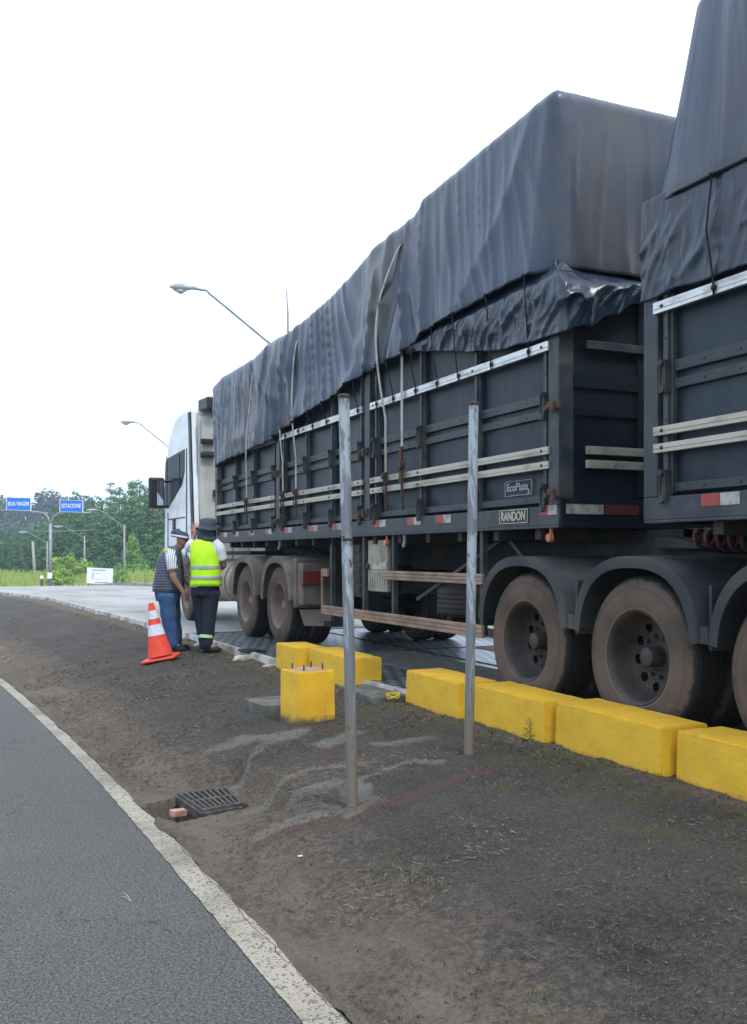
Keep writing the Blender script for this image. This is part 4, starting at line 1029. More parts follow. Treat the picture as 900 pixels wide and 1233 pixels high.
# ------------------------------------------------------------------ people (local frame: x = to the right of the view, y = away, z = up)
def skin_fig(name, V, E, mat, root, parent=None, sub=2):
    names = list(V); me = bpy.data.meshes.new(name)
    me.from_pydata([V[k][0] for k in names], [(names.index(a), names.index(b)) for a, b in E], [])
    o = bpy.data.objects.new(name, me); COL.objects.link(o); me.materials.append(M[mat])
    sk = o.modifiers.new('skin', 'SKIN'); sk.use_smooth_shade = True
    for i, k in enumerate(names):
        r = V[k][1]; me.skin_vertices[0].data[i].radius = (r, r) if not isinstance(r, tuple) else r
        me.skin_vertices[0].data[i].use_root = (k == root)
    s_ = o.modifiers.new('sub', 'SUBSURF'); s_.levels = sub; s_.render_levels = sub
    bake(o)
    for p in o.data.polygons: p.use_smooth = True
    if parent: o.parent = parent
    return o
def loft(name, rings, mat, parent, n=32, wr=.006, seed=0, cap=False, sub=3, solid=.004, wave=0):
    """rings: (x,y,z,rx,ry[,tiltx]) interpolated smoothly"""
    R = []
    for i in range(len(rings)-1):
        p0 = rings[max(0, i-1)]; p1 = rings[i]; p2 = rings[i+1]; p3 = rings[min(len(rings)-1, i+2)]
        for k in range(sub):
            t = k/sub
            R.append(tuple(.5*((2*b)+(c-a)*t+(2*a-5*b+4*c-d)*t*t+(-a+3*b-3*c+d)*t**3) for a, b, c, d in zip(p0, p1, p2, p3)))
    R.append(tuple(rings[-1]))
    def fn(i, j):
        x, y, z, rx, ry = R[i][:5]; a = 2*pi*j/n
        d = 1+(wr/.1)*nz(cos(a)*2+seed, sin(a)*2, z*9)+(wr/.15)*nz(cos(a)*5, sin(a)*5+seed, z*22)
        e = 2.4; c_, s_ = cos(a), sin(a); k_ = (abs(c_)**e+abs(s_)**e)**(-1/e)
        return (x+rx*c_*k_*d, y+ry*s_*k_*d, z)
    o = grid_mesh(name, len(R), n+1, fn, mat, parent, local=True, solid=solid)
    if cap:
        bm = bmesh.new(); bm.from_mesh(o.data); bmesh.ops.remove_doubles(bm, verts=bm.verts[:], dist=.0001); bmesh.ops.holes_fill(bm, edges=bm.edges[:], sides=0); bm.to_mesh(o.data); bm.free()
    return o
def tubepart(name, pts, rs, mat, parent, n=18, wr=.05, seed=0):
    P = []; Rr = []
    for i in range(len(pts)-1):
        for k in range(6):
            t = k/6; P.append(Vector(pts[i]).lerp(Vector(pts[i+1]), t)); Rr.append(rs[i]+(rs[i+1]-rs[i])*t)
    P.append(Vector(pts[-1])); Rr.append(rs[-1])
    for _ in range(2): P = [P[0]]+[(P[i-1]+P[i]*2+P[i+1])/4 for i in range(1, len(P)-1)]+[P[-1]]
    m = MB(); m.tube(P, [r*(1+wr*nz(i*.5, seed)) for i, r in enumerate(Rr)], n, cap=True)
    return m.build(name, mat, parent, local=True, smooth=True)
def hand(V, E, w, side, pre, fdir, spread, thumb):
    """five fingers from a palm vertex"""
    fd = Vector(fdir).normalized(); sp = Vector(spread).normalized(); W_ = Vector(V[w][0])
    palm = W_+fd*.055; V[pre+'palm'] = (tuple(palm), .026); E.append((w, pre+'palm'))
    for k, L in enumerate((.062, .072, .068, .052)):
        b = palm+sp*(.028-.019*k)+fd*.035; m_ = b+fd*L*.5+sp*(.006*(1.5-k)); t_ = b+fd*L+sp*(.010*(1.5-k))+Vector((0, .01, 0))
        for nm, q, r in (('a', b, .011), ('b', m_, .0088), ('c', t_, .0075)): V[f'{pre}f{k}{nm}'] = (tuple(q), r)
        E += [(pre+'palm', f'{pre}f{k}a'), (f'{pre}f{k}a', f'{pre}f{k}b'), (f'{pre}f{k}b', f'{pre}f{k}c')]
    th = Vector(thumb).normalized()
    a = W_+fd*.03+th*.028; b = a+th*.030+fd*.015; c = b+th*.012+fd*.028
    for nm, q, r in (('ta', a, .013), ('tb', b, .011), ('tc', c, .009)): V[pre+nm] = (tuple(q), r)
    E += [(pre+'palm', pre+'ta'), (pre+'ta', pre+'tb'), (pre+'tb', pre+'tc')]
def head(V, E, c, face, neck):
    c = Vector(c); f = Vector(face).normalized(); s_ = Vector((f.y, -f.x, 0)).normalized()
    V['skull'] = (tuple(c+Vector((0, 0, .025))), .092); V['jaw'] = (tuple(c+f*.025+Vector((0, 0, -.07))), .062)
    V['crown'] = (tuple(c-f*.01+Vector((0, 0, .07))), .06)
    V['nose'] = (tuple(c+f*.115+Vector((0, 0, -.015))), .014)
    V['earl'] = (tuple(c+s_*.088), .018); V['earr'] = (tuple(c-s_*.088), .018)
    E += [(neck, 'jaw'), ('jaw', 'skull'), ('skull', 'crown'), ('skull', 'nose'), ('skull', 'earl'), ('skull', 'earr')]
def eyes(parent, c, face):
    c = Vector(c); f = Vector(face).normalized(); s_ = Vector((f.y, -f.x, 0)).normalized()
    for q in (-1, 1):
        p = c+f*.088+s_*q*.032+Vector((0, 0, .015))
        m = MB(); m.lathe([(-.009, 0), (-.006, .009), (.006, .009), (.009, 0)], 8, axis='z', c=p); m.build('eye', 'eye', parent, local=True, smooth=True)
    m = MB(); p = c+f*.082+Vector((0, 0, -.055)); m.tube([p-s_*.025, p+f*.006, p+s_*.025], .005, 6); m.build('mouth', 'skin', parent, local=True, smooth=True)
# --- person in the hi-vis vest, back to us
V = {'pelvis': ((.02, 0, .86), .13), 'belly': ((.02, -.01, 1.02), .13), 'chest': ((0, -.01, 1.25), .135), 'neck': ((.015, .0, 1.43), .055), 'shl': ((-.16, 0, 1.37), .055), 'shr': ((.17, 0, 1.36), .055),
     'ell': ((-.22, .14, 1.30), .042), 'wrl': ((-.135, .12, 1.50), .028), 'elr': ((.255, .05, 1.10), .042), 'wrr': ((.16, .26, 1.05), .028),
     'hl': ((-.06, .03, .80), .10), 'kl': ((-.035, .06, .46), .062), 'al': ((.02, .05, .09), .04), 'hr': ((.10, 0, .80), .10), 'kr': ((.07, -.02, .46), .062), 'ar': ((.03, -.07, .09), .04),
     'tl': ((.13, .12, .04), .036), 'tr': ((.19, -.05, .04), .036)}
E = [('pelvis', 'belly'), ('belly', 'chest'), ('chest', 'neck'), ('chest', 'shl'), ('chest', 'shr'), ('shl', 'ell'), ('ell', 'wrl'), ('shr', 'elr'), ('elr', 'wrr'),
     ('pelvis', 'hl'), ('hl', 'kl'), ('kl', 'al'), ('pelvis', 'hr'), ('hr', 'kr'), ('kr', 'ar'), ('al', 'tl'), ('ar', 'tr')]
head(V, E, (.045, .02, 1.56), (.2, 1, -.1), 'neck')
hand(V, E, 'wrl', 1, 'l', (.05, 0, 1), (-1, 0, .1), (-1, 0, .55)); hand(V, E, 'wrr', 1, 'r', (-.5, 1, 0), (0, .2, 1), (-.2, .4, 1))
PB = skin_fig('person', V, E, 'skin_light', 'pelvis'); eyes(PB, (.045, .02, 1.56), (.2, 1, -.1))
PB.location = (3.11, 12.32, gz(3.11, 12.32)+.015); PB.rotation_euler = (0, 0, -TH)
tag(PB, 'person with back turned in yellow reflective vest and wide brimmed hat', 'person')
loft('shirt', [(.0, 0, .83, .165, .13), (.02, 0, 1.0, .165, .13), (.01, 0, 1.2, .175, .125), (.0, 0, 1.36, .17, .10), (.01, 0, 1.425, .09, .075)], 'white_cloth', PB, wr=.004)
loft('safety_vest', [(.025, -.005, .845, .200, .160), (.03, -.01, 1.0, .188, .155), (.015, -.01, 1.2, .178, .148), (-.005, -.01, 1.33, .158, .128), (-.005, -.005, 1.41, .125, .10), (.01, 0, 1.44, .075, .075)], 'hivis', PB, wr=.007)
for z, rx, cx in ((1.085, .190, .024), (.95, .197, .03)):
    loft('reflective_band', [(cx, -.008, z-.022, rx, .162), (cx, -.008, z, rx, .162), (cx, -.008, z+.022, rx, .161)], 'grey_band', PB, wr=.004, solid=.003)
tubepart('sleeve', [(.13, 0, 1.40), (.20, 0, 1.33), (.235, .03, 1.17)], [.07, .075, .068], 'white_cloth', PB)
tubepart('sleeve', [(-.13, 0, 1.39), (-.17, .04, 1.36), (-.205, .10, 1.33)], [.065, .068, .062], 'white_cloth', PB)
tr = loft('trousers', [(.02, 0, .72, .175, .125), (.02, 0, .80, .178, .135), (.02, 0, .9, .165, .13)], 'navy', PB, wr=.004)
tubepart('trouser_leg', [(-.055, .03, .80), (-.045, .05, .45), (.01, .06, .045)], [.115, .088, .070], 'navy', tr, wr=.10, seed=3)
tubepart('trouser_leg', [(.095, 0, .80), (.075, -.02, .45), (.04, -.06, .045)], [.118, .092, .074], 'navy', tr, wr=.10, seed=5)
tubepart('reflective_band', [(.049, -.051, .225), (.046, -.055, .185)], [.086, .085], 'green_band', PB, wr=.0); tubepart('reflective_band', [(-.012, .057, .225), (-.008, .058, .185)], [.083, .081], 'green_band', PB, wr=.0)
def shoe(parent, a, b, mat):
    a = Vector(a); b = Vector(b); d = b-a
    m = MB(); m.tube([a-d*.18+Vector((0, 0, .045)), a+Vector((0, 0, .05)), a+d*.5+Vector((0, 0, .045)), a+d*.9+Vector((0, 0, .035)), a+d*1.12+Vector((0, 0, .028))], [.030, .046, .046, .040, .018], 14)
    m.v = [(v[0], v[1], max(v[2], .004)) for v in m.v]
    return m.build('shoe', mat, parent, local=True, smooth=True)
shoe(PB, (.03, -.07, 0), (.21, -.05, 0), 'black_plastic'); shoe(PB, (.02, .05, 0), (.13, .17, 0), 'black_plastic')
hatp = [(1.565, .155), (1.572, .158), (1.59, .135), (1.605, .105), (1.63, .108), (1.68, .104), (1.705, .085), (1.715, .04), (1.716, 0)]
m = MB()
vs = []; nn = 40
for z, r in hatp:
    for j in range(nn):
        a = 2*pi*j/nn; w = 1+.03*nz(cos(a)*2, sin(a)*2, z*10); vs.append((.05+r*w*cos(a)*1.02, .02+r*w*sin(a), z+(.022*sin(2*a+.6)*(r/.15)**2 if r > .12 else 0)+(.012*cos(a) if r > .12 else 0)))
m.add(vs, [(i*nn+j, i*nn+(j+1) % nn, (i+1)*nn+(j+1) % nn, (i+1)*nn+j) for i in range(len(hatp)-1) for j in range(nn)]); h = m.build('hat', 'hat', PB, local=True, smooth=True)
h.modifiers.new('s', 'SOLIDIFY').thickness = .006
fl = grid_mesh('neck_flap', 15, 8, lambda i, j: (.035+.115*cos(pi+pi*i/14)*(1+.10*j/7)+.02*nz(i*.6, j*.4), .02+.115*sin(pi+pi*i/14)*(1+.04*j/7), 1.60-.185*j/7+.008*nz(i*.9, 3)), 'hat', PB, local=True, solid=.003)
# --- person in jeans and puffer vest, seen from the side
V = {'pelvis': ((-.06, 0, .80), .14), 'belly': ((-.03, 0, .97), .15), 'chest': ((-.04, 0, 1.16), .135), 'neck': ((.03, 0, 1.33), .055), 'shl': ((.0, .18, 1.25), .055), 'shr': ((.01, -.17, 1.26), .055),
     'elr': ((.055, -.22, .96), .046), 'wrr': ((.155, -.17, .80), .030), 'ell': ((.06, .22, .98), .044), 'wrl': ((.20, .15, .86), .030),
     'hl': ((-.05, .09, .76), .10), 'kl': ((-.01, .10, .44), .062), 'al': ((.05, .10, .09), .04), 'hr': ((-.05, -.09, .76), .10), 'kr': ((-.025, -.09, .44), .062), 'ar': ((.03, -.07, .09), .04),
     'tl': ((.17, .10, .04), .036), 'tr': ((.14, -.11, .04), .036)}
E = [('pelvis', 'belly'), ('belly', 'chest'), ('chest', 'neck'), ('chest', 'shl'), ('chest', 'shr'), ('shl', 'ell'), ('ell', 'wrl'), ('shr', 'elr'), ('elr', 'wrr'),
     ('pelvis', 'hl'), ('hl', 'kl'), ('kl', 'al'), ('pelvis', 'hr'), ('hr', 'kr'), ('kr', 'ar'), ('al', 'tl'), ('ar', 'tr')]
HC = (.10, 0, 1.455)
head(V, E, HC, (1, .25, -.25), 'neck')
hand(V, E, 'wrr', 1, 'r', (.5, .3, -1), (0, 1, .2), (1, .3, .1)); hand(V, E, 'wrl', 1, 'l', (1, -.3, -.3), (0, .3, 1), (.3, -.3, 1))
PA = skin_fig('person', V, E, 'skin', 'pelvis'); eyes(PA, HC, (1, .25, -.25))
PA.location = (2.80, 12.72, gz(2.80, 12.72)+.012); PA.rotation_euler = (0, 0, -TH)
tag(PA, 'person in jeans, striped shirt, quilted dark vest and banded cap', 'person')
loft('quilted_vest', [(-.055, 0, .78, .195, .20), (-.05, 0, .90, .195, .205), (-.04, 0, 1.05, .180, .20), (-.035, 0, 1.18, .158, .19), (-.015, 0, 1.28, .125, .165), (.015, 0, 1.34, .085, .10), (.025, 0, 1.37, .07, .075)], 'puffer', PA, wr=.006)
m = MB()
for q in (-1, 1):
    m.tube([(-.10, q*.125, 1.295), (-.03, q*.145, 1.315), (.03, q*.14, 1.30)], [.022, .030, .022], 8)
m.build('shoulder_patch', 'vest_yellow', PA, local=True, smooth=True)
tubepart('sleeve', [(.0, -.14, 1.29), (.02, -.195, 1.20), (.045, -.215, 1.06)], [.068, .072, .066], 'striped_cloth', PA); tubepart('sleeve', [(.0, .14, 1.28), (.02, .195, 1.20), (.045, .21, 1.07)], [.068, .072, .066], 'striped_cloth', PA)
tr = loft('jeans', [(-.06, 0, .66, .145, .19), (-.06, 0, .74, .160, .195), (-.06, 0, .84, .165, .19)], 'denim', PA, wr=.004)
tubepart('jeans_leg', [(-.055, -.09, .76), (-.03, -.09, .44), (.02, -.075, .04)], [.125, .098, .078], 'denim', tr, wr=.12, seed=1)
tubepart('jeans_leg', [(-.05, .09, .76), (-.01, .10, .44), (.035, .10, .04)], [.125, .098, .078], 'denim', tr, wr=.12, seed=8)
shoe(PA, (.03, -.08, 0), (.17, -.12, 0), 'navy'); shoe(PA, (.05, .10, 0), (.19, .10, 0), 'navy')
m = MB(); vs = []
cp = [(1.475, .112), (1.50, .113), (1.54, .106), (1.565, .08), (1.575, .04), (1.576, 0)]
for z, r in cp:
    for j in range(28): a = 2*pi*j/28; vs.append((.095+r*1.05*cos(a), r*.92*sin(a), z-.02*cos(a)))
m.add(vs, [(i*28+j, i*28+(j+1) % 28, (i+1)*28+(j+1) % 28, (i+1)*28+j) for i in range(len(cp)-1) for j in range(28)]); cap = m.build('cap', 'hat', PA, local=True, smooth=True)
m = MB(); vs = []
for z in (1.488, 1.512):
    for j in range(28): a = 2*pi*j/28; vs.append((.095+.1165*1.05*cos(a), .1165*.93*sin(a), z-.02*cos(a)))
m.add(vs, [(j, (j+1) % 28, 28+(j+1) % 28, 28+j) for j in range(28)]); m.build('cap_band', 'white_cloth', cap, local=True, smooth=True)
m = MB(); m.prism([(.17, -.075), (.27, -.045), (.285, 0), (.27, .045), (.17, .075)], 'z', 1.455, 1.463); m.build('cap_peak', 'hat', cap, local=True)

# ------------------------------------------------------------------ lamps, signs, poles
def lamp(name, lab, x, y, h, ax, ay, rise, reach_start=None, head_l=.55, r=.07):
    """pole at x,y; arm runs to (ax,ay) rising"""
    z0 = base(y)-.1; P = empty(name, (x, y, z0)); tag(P, lab, 'street lamp', 'street lamps')
    m = MB(); m.tube([(x, y, z0), (x, y, z0+h*.5), (x, y, z0+h)], [r*1.3, r, r*.7], 10); m.build('post', 'conc_pole', P, smooth=True)
    A_ = Vector((x, y, z0+h-.2)); Bv = Vector((ax, ay, z0+h-.2+rise)); D = Bv-A_; Hn = Vector((D.x, D.y, 0)).normalized()
    pts = [A_+D*t for t in (0, .2, .4, .6, .8)]+[A_+D*.93-Vector((0, 0, .005)), Bv-Hn*.08-Vector((0, 0, .05)), Bv+Hn*.25-Vector((0, 0, .02))]
    m = MB(); m.tube(pts, .028, 8); m.tube([A_+Vector((0, 0, -.6)), A_+D*.18], .014, 6); m.build('arm', 'galv', P, smooth=True)
    e = Bv+Hn*.25
    m = MB(); m.tube([e-Hn*.1, e+Hn*.05, e+Hn*head_l*.4, e+Hn*head_l*.75, e+Hn*head_l], [.03, .06, .095, .085, .02], 12)
    hd = m.build('lamp_head', 'lamp_head', P, smooth=True)
    m = MB(); m.tube([e+Hn*.15-Vector((0, 0, .06)), e+Hn*head_l*.5-Vector((0, 0, .10)), e+Hn*head_l*.85-Vector((0, 0, .05))], [.03, .075, .03], 10); m.build('lens', 'sign_white' if False else 'lamp_head', hd, smooth=True)
    return P
def at(px, D, py=None):
    l = (px-450)/1180*D; x, y = l*cos(TH)+D*sin(TH), -l*sin(TH)+D*cos(TH)
    return (x, y) if py is None else (x, y, 1.17+(669-py)/1180*D)
a, b = at(352, 24), at(245, 23.6); lamp('street_lamp', 'nearest street lamp, its long arm rising above the tarpaulin to the left', a[0], a[1], at(352, 24, 436)[2]+.3, b[0], b[1], at(0, 23.6, 347)[2]-at(0, 24, 436)[2])
a, b = at(215, 46), at(166, 46); lamp('street_lamp', 'street lamp whose arm shows left of the white cab above the mirror', a[0], a[1], at(0, 46, 548)[2]-base(a[1])+.3, b[0], b[1], at(0, 46, 508)[2]-at(0, 46, 548)[2])
for (px, D, pyt, hx, hy, lab) in ((150, 84, 634, 120, 614, 'right-hand distant street lamp beside the young pine'), (102, 98, 648, 78, 634, 'distant street lamp above the white notice board'), (57, 104, 654, 35, 641, 'leftmost distant street lamp, just left of the blue sign post')):
    a, b = at(px, D), at(hx, D); lamp('street_lamp', lab, a[0], a[1], at(0, D, pyt)[2]-base(a[1])+.3, b[0], b[1], at(0, D, hy)[2]-at(0, D, pyt)[2], head_l=.9, r=.09)
x, y = at(347, 30); m = MB(); m.tube([(x, y, -.2), (x, y, at(0, 30, 380)[2]), (x-.04, y, at(0, 30, 350)[2])], [.10, .03, .02], 8); o = m.build('mast', 'galv', smooth=True); tag(o, 'thin bare mast sticking up above the tarpaulin next to the lamp arm', 'mast')
# overhead sign
sx, sy = at(61, 68); sz = base(sy); SG = empty('sign_gantry', (sx, sy, sz)); tag(SG, 'twin-armed grey gantry post carrying two blue overhead signs', 'sign')
m = MB(); m.tube([(sx-.0, sy, sz), (sx, sy, at(0, 68, 630)[2])], .11, 12); m.build('post', 'galv', SG, smooth=True)
rt = Vector((cos(TH), -sin(TH), 0)); up = Vector((0, 0, 1)); O = Vector((sx, sy, 0))
def sp_(dpx, py, dy_=0): return O+rt*(dpx*68/1180)+up*at(0, 68, py)[2]+Vector((sin(TH), cos(TH), 0))*dy_
m = MB(); m.tube([sp_(0, 632), sp_(-1.5, 627), sp_(-4, 621), sp_(-9, 617.5), sp_(-16, 616.5), sp_(-35, 615.5), sp_(-66, 614)], .065, 10); m.build('arm', 'galv', SG, smooth=True)
m = MB(); m.tube([sp_(0, 632), sp_(1.5, 627), sp_(4, 622), sp_(9, 618), sp_(16, 617), sp_(35, 617.5), sp_(49, 617.5)], .065, 10); m.build('arm', 'galv', SG, smooth=True)
def panel_sign(x0, x1, y0, y1, word, mirror=False):
    c = [sp_(x0-61, y1, -.12), sp_(x1-61, y1+.8, -.12), sp_(x1-61, y0+.8, -.12), sp_(x0-61, y0, -.12)]
    cc = sum(c, Vector())/4; fw = Vector((sin(TH), cos(TH), 0))
    m = MB(); m.add([cc+(p-cc)*1.03 for p in c]+[cc+(p-cc)*1.03+fw*.05 for p in c], [(0, 1, 2, 3), (7, 6, 5, 4), (0, 4, 5, 1), (1, 5, 6, 2), (2, 6, 7, 3), (3, 7, 4, 0)]); pn = m.build('sign_panel', 'sign_white', SG)
    m = MB(); m.add([cc+(p-cc)*.97-fw*.006 for p in c]+[cc+(p-cc)*.97+fw*.03 for p in c], [(0, 1, 2, 3), (7, 6, 5, 4), (0, 4, 5, 1), (1, 5, 6, 2), (2, 6, 7, 3), (3, 7, 4, 0)]); m.build('face', 'sign_blue', pn)
    t = text_obj('lettering', word, .40, 'sign_white', None, (0, 0, 0), face='-y', ext=.004, bold=.006)
    w = max(v.co.x for v in t.data.vertices)-min(v.co.x for v in t.data.vertices); k = (x1-x0)*.84*68/1180/w
    t.data.transform(Matrix.Scale(k, 4, (1, 0, 0))); t.data.transform(Matrix.Rotation(-TH, 4, 'Z'))
    t.parent = pn; t.location = cc-fw*.012-SG.location
panel_sign(9, 38, 599, 614, 'BOA VIAGEM'); panel_sign(73, 100.5, 602, 616, 'ESTACIONE')
m = MB(); c = sp_(0, 693, -.15); m.bar(c+up*-.2, c+up*.2, .30, .03, up=(0, 1, 0)); m.build('small_plate', 'sign_white', SG)
# notice board
bx, by = at(120, 66); bz = base(by); NB = empty('notice_board', (bx, by, bz), -TH); tag(NB, 'white notice board with small dark lines of writing in the roadside grass', 'sign')
zt, zb_ = at(0, 66, 684)[2]-bz, at(0, 66, 703)[2]-bz
NB.rotation_euler.y = radians(2.5)
m = MB(); m.box(-.88, .88, -.02, .02, zb_, zt); m.build('board', 'sign_white', NB, local=True, bevel=.01)
m = MB(); m.box(-.80, -.72, .022, .08, -.1, zt-.1); m.box(.72, .80, .022, .08, -.1, zt-.1); m.build('post', 'wood_dark', NB, local=True)
m = MB(); m.box(-.55, .35, -.026, -.021, zt-.17, zt-.13)
for k in range(4): m.box(-.55, -.40, -.026, -.021, zt-.38-.13*k, zt-.34-.13*k); m.box(-.34, .1+.1*((k*7) % 3), -.026, -.021, zt-.37-.13*k, zt-.35-.13*k) if k in (0, 3) else None
m.box(-.3, .6, -.026, -.021, zb_+.08, zb_+.12)
m.build('writing', 'ink', NB, local=True)
for (px, pt, w, lab, mt) in ((50.5, 697, .16, 'short red marker post with pale top left of the sign post', 'wood_dark'), (67.5, 704, .13, 'short dark red stake right of the sign post', 'wood_dark')):
    x, y = at(px, 67); z = base(y); P = empty('marker_post', (x, y, z)); tag(P, lab, 'post'); zt2 = at(0, 67, pt)[2]
    m = MB(); m.box(x-w/2, x+w/2, y-.06, y+.06, z-.1, zt2); m.build('shaft', mt, P)
    if px < 60: m = MB(); m.box(x-w/1.7, x+w/1.7, y-.08, y+.08, zt2, zt2+.22); m.build('cap', 'sign_white', P)
x, y = at(43, 108); m = MB(); m.tube([(x, y, base(y)-.3), (x-.3, y, at(0, 108, 652)[2])], [.2, .13], 8); tag(m.build('utility_pole', 'conc_pole', smooth=True), 'leaning pale utility pole in front of the wood at far left', 'pole')
c0, c1 = Vector(at(28, 108, 639)), Vector(at(112, 108, 638)); m = MB(); m.tube([c0.lerp(c1, t/8)+Vector((0, 0, -.1*sin(pi*t/8))) for t in range(9)], .035, 6); tag(m.build('overhead_cable', 'galv'), 'pale overhead cable crossing behind the gantry post', 'cable')

# ------------------------------------------------------------------ trees
def leaf_mesh(name, clumps, nleaf, size, mat, trunk=None, flat=.7):
    """clumps: (x,y,z,r,rz) balls of loose leaf faces"""
    vs, fs = [], []
    for (cx, cy, cz, r, rz) in clumps:
        for _ in range(int(nleaf*max(.3, r*r))):
            d = Vector((random.gauss(0, 1), random.gauss(0, 1), random.gauss(0, 1))).normalized()*(random.random()**.35)
            p = Vector((cx+d.x*r, cy+d.y*r, cz+d.z*rz)); s = size*random.uniform(.5, 1.3)
            n_ = (d+Vector((random.gauss(0, .5), random.gauss(0, .5), random.gauss(.4, .5)))).normalized()
            u = n_.orthogonal().normalized(); w = n_.cross(u); a = random.random()*6.28
            u, w = u*cos(a)+w*sin(a), w*cos(a)-u*sin(a)
            k = len(vs); vs += [p-u*s*.5, p+w*s*.28, p+u*s*.6, p-w*s*.28]; fs.append((k, k+1, k+2, k+3))
    me = bpy.data.meshes.new(name); me.from_pydata(vs, [], fs); me.materials.append(M[mat])
    return me
def trunk_mesh(h, r, limbs, lean=.3):
    m = MB(); top = Vector((random.uniform(-lean, lean), random.uniform(-lean, lean), h))
    m.tube([(0, 0, -.3), top*.5, top], [r, r*.6, r*.15], 8)
    for _ in range(limbs):
        t = random.uniform(.25, .9); a = random.random()*6.28; b_ = top*t; L = h*.22*(1.1-t)+.4
        m.tube([b_, b_+Vector((cos(a)*L, sin(a)*L, L*.35))], [r*.25, r*.06], 5)
    me = bpy.data.meshes.new('trunk'); me.from_pydata([tuple(v) for v in m.v], [], m.f); me.materials.append(M['trunk']); return me
PINES = []
for v in range(5):
    h = 12.0; cl = []
    nlev = 13
    for k in range(nlev):
        t = k/(nlev-1); z = 2.0+t*(h-2.2); rad = (2.5 if v % 2 else 2.3)*(1-t)**(.8 if v % 2 else 1.15)*(.8+.4*random.random())+.25
        nb = max(1, int(6*(1-t)+1.5)); ph = random.random()*6
        for b_ in range(nb):
            a = ph+2*pi*b_/nb+random.uniform(-.3, .3); q = rad*random.uniform(.55, 1.0) if nb > 1 else 0
            cl.append((cos(a)*q, sin(a)*q, z+random.uniform(-.3, .3)+.15*q, .50+.50*(1-t)*random.uniform(.6, 1.2), .36+.25*(1-t)))
    PINES.append((leaf_mesh('crown', cl, 150, .30, 'pine_leaf'), trunk_mesh(h-.5, .2, 10)))
def place_tree(name, lab, meshes, x, y, s, sz, group, cat='tree', z=None):
    T = empty(name, (x, y, (base(y) if z is None else z)), random.random()*6.28); T.scale = (s, s, sz)
    for nm, me in zip(('crown', 'trunk'), meshes):
        o = bpy.data.objects.new(nm, me); COL.objects.link(o); o.parent = T
    return tag(T, lab, cat, group)
def top_py(px):
    return interp([(-60, 636), (20, 640), (45, 634), (70, 612), (95, 600), (120, 598), (150, 582), (162, 572), (185, 582), (230, 590), (300, 600)], px)
random.seed(21)
for row, (D, off) in enumerate(((119, 16), (130, 4), (142, -6))):
    px = -50+row*5
    while px < 262:
        x, y = at(px, D+random.uniform(-4, 4)); h = at(0, D, top_py(px)+off*.8+random.uniform(-5, 7))[2]-base(y)
        s = max(.45, h/12.2)
        wh = 'left of the blue signs' if px < 8 else 'behind the left blue sign' if px < 40 else 'behind the gantry post' if px < 72 else 'behind the right blue sign' if px < 102 else 'above the notice board' if px < 135 else 'behind the young pine' if px < 172 else 'beside the truck mirror' if px < 200 else 'behind the truck'
        rw = ('front row pine', 'middle row pine', 'back row pine against the sky')[row]
        lab = ('low ' if s < .72 else 'tall ')+rw+' of the wood, '+wh
        place_tree('pine_tree', lab, random.choice(PINES), x, y, s*random.uniform(1.0, 1.25)*(1.15 if s < .72 else 1), s, 'pines of the wood behind the verge')
        px += random.uniform(10, 15)
# fill of undergrowth within the wood
cl = []
for _ in range(330):
    px = random.uniform(-70, 290); D = random.uniform(118, 160); x, y = at(px, D); r = random.uniform(1.2, 2.2); cl.append((x, y, -1.9+random.uniform(.5, max(1.5, (649-top_py(px))*.085+2.2)), r, r))
o = link('wood_undergrowth', leaf_mesh('wood_undergrowth', cl, 26, .6, 'far_leaf'), 'far_leaf'); tag(o, 'dark dense undergrowth inside the wood', 'undergrowth', kind='stuff')
# far wooded hill
cl = []
for _ in range(700):
    px = random.uniform(-160, 330); D = random.uniform(270, 345); x, y = at(px, D)
    gzv = base(y)+9.5*sst(170, 330, y)*(.75+.5*sst(60, -60, x)); r = random.uniform(2.2, 4.0); cl.append((x, y, gzv+random.uniform(1, 3.6), r, r*.8))
for px, py, r in ((58, 593, 4.2), (70, 597, 3.0), (50, 600, 3.0), (82, 600, 2.5), (8, 600, 3), (-4, 598, 3), (20, 603, 2.5), (95, 598, 3), (110, 597, 2.5), (35, 607, 2.5), (64, 602, 4), (75, 606, 4), (90, 606, 4), (45, 608, 3.5), (105, 604, 4), (0, 606, 4), (14, 609, 4), (28, 612, 4)):
    x, y, z = at(px, 318, py+6); cl.append((x, y, z, r, r*.9)); cl.append((x, y+2, z-3, r, r)); cl.append((x, y, z-6, r*1.1, r))
o = link('far_wood', leaf_mesh('far_wood', cl, 8, 1.5, 'far_leaf'), 'far_leaf'); tag(o, 'far-off wooded ridge fading to blue behind the pines', 'wood', kind='stuff')
# bushes
def bush(name, lab, px, D, w, h, mat, n=18, seed=1, cone=False, size=.2):
    random.seed(seed); cl = []
    for _ in range(n):
        if cone:
            t = random.random(); a = random.random()*6.28; q = w*.5*(1-t)*random.uniform(.3, 1); cl.append((cos(a)*q, sin(a)*q, .3+t*(h-.5), .35+.35*(1-t), .35+.2*(1-t)))
        else:
            a = random.random()*6.28; q = w*.5*random.random()**.6; cl.append((cos(a)*q, sin(a)*q*.6, random.uniform(.25, h*.85)*(1-.65*(q/(w*.5))**2)+.1, random.uniform(.35, .7), random.uniform(.3, .5)))
    x, y = at(px, D); T = empty(name, (x, y, base(y))); o = link('foliage', leaf_mesh('foliage', cl, 260 if not cone else 200, size, mat), mat, T)
    me = trunk_mesh(h*.85, .06, 8, .1); t = bpy.data.objects.new('stem', me); COL.objects.link(t); t.parent = T
    return tag(T, lab, 'bush' if not cone else 'tree')
bush('shrub', 'broad bright green shrub behind the gantry post and left of the notice board', 84, 84, 4.6, 3.4, 'bush_leaf', 46, 3)
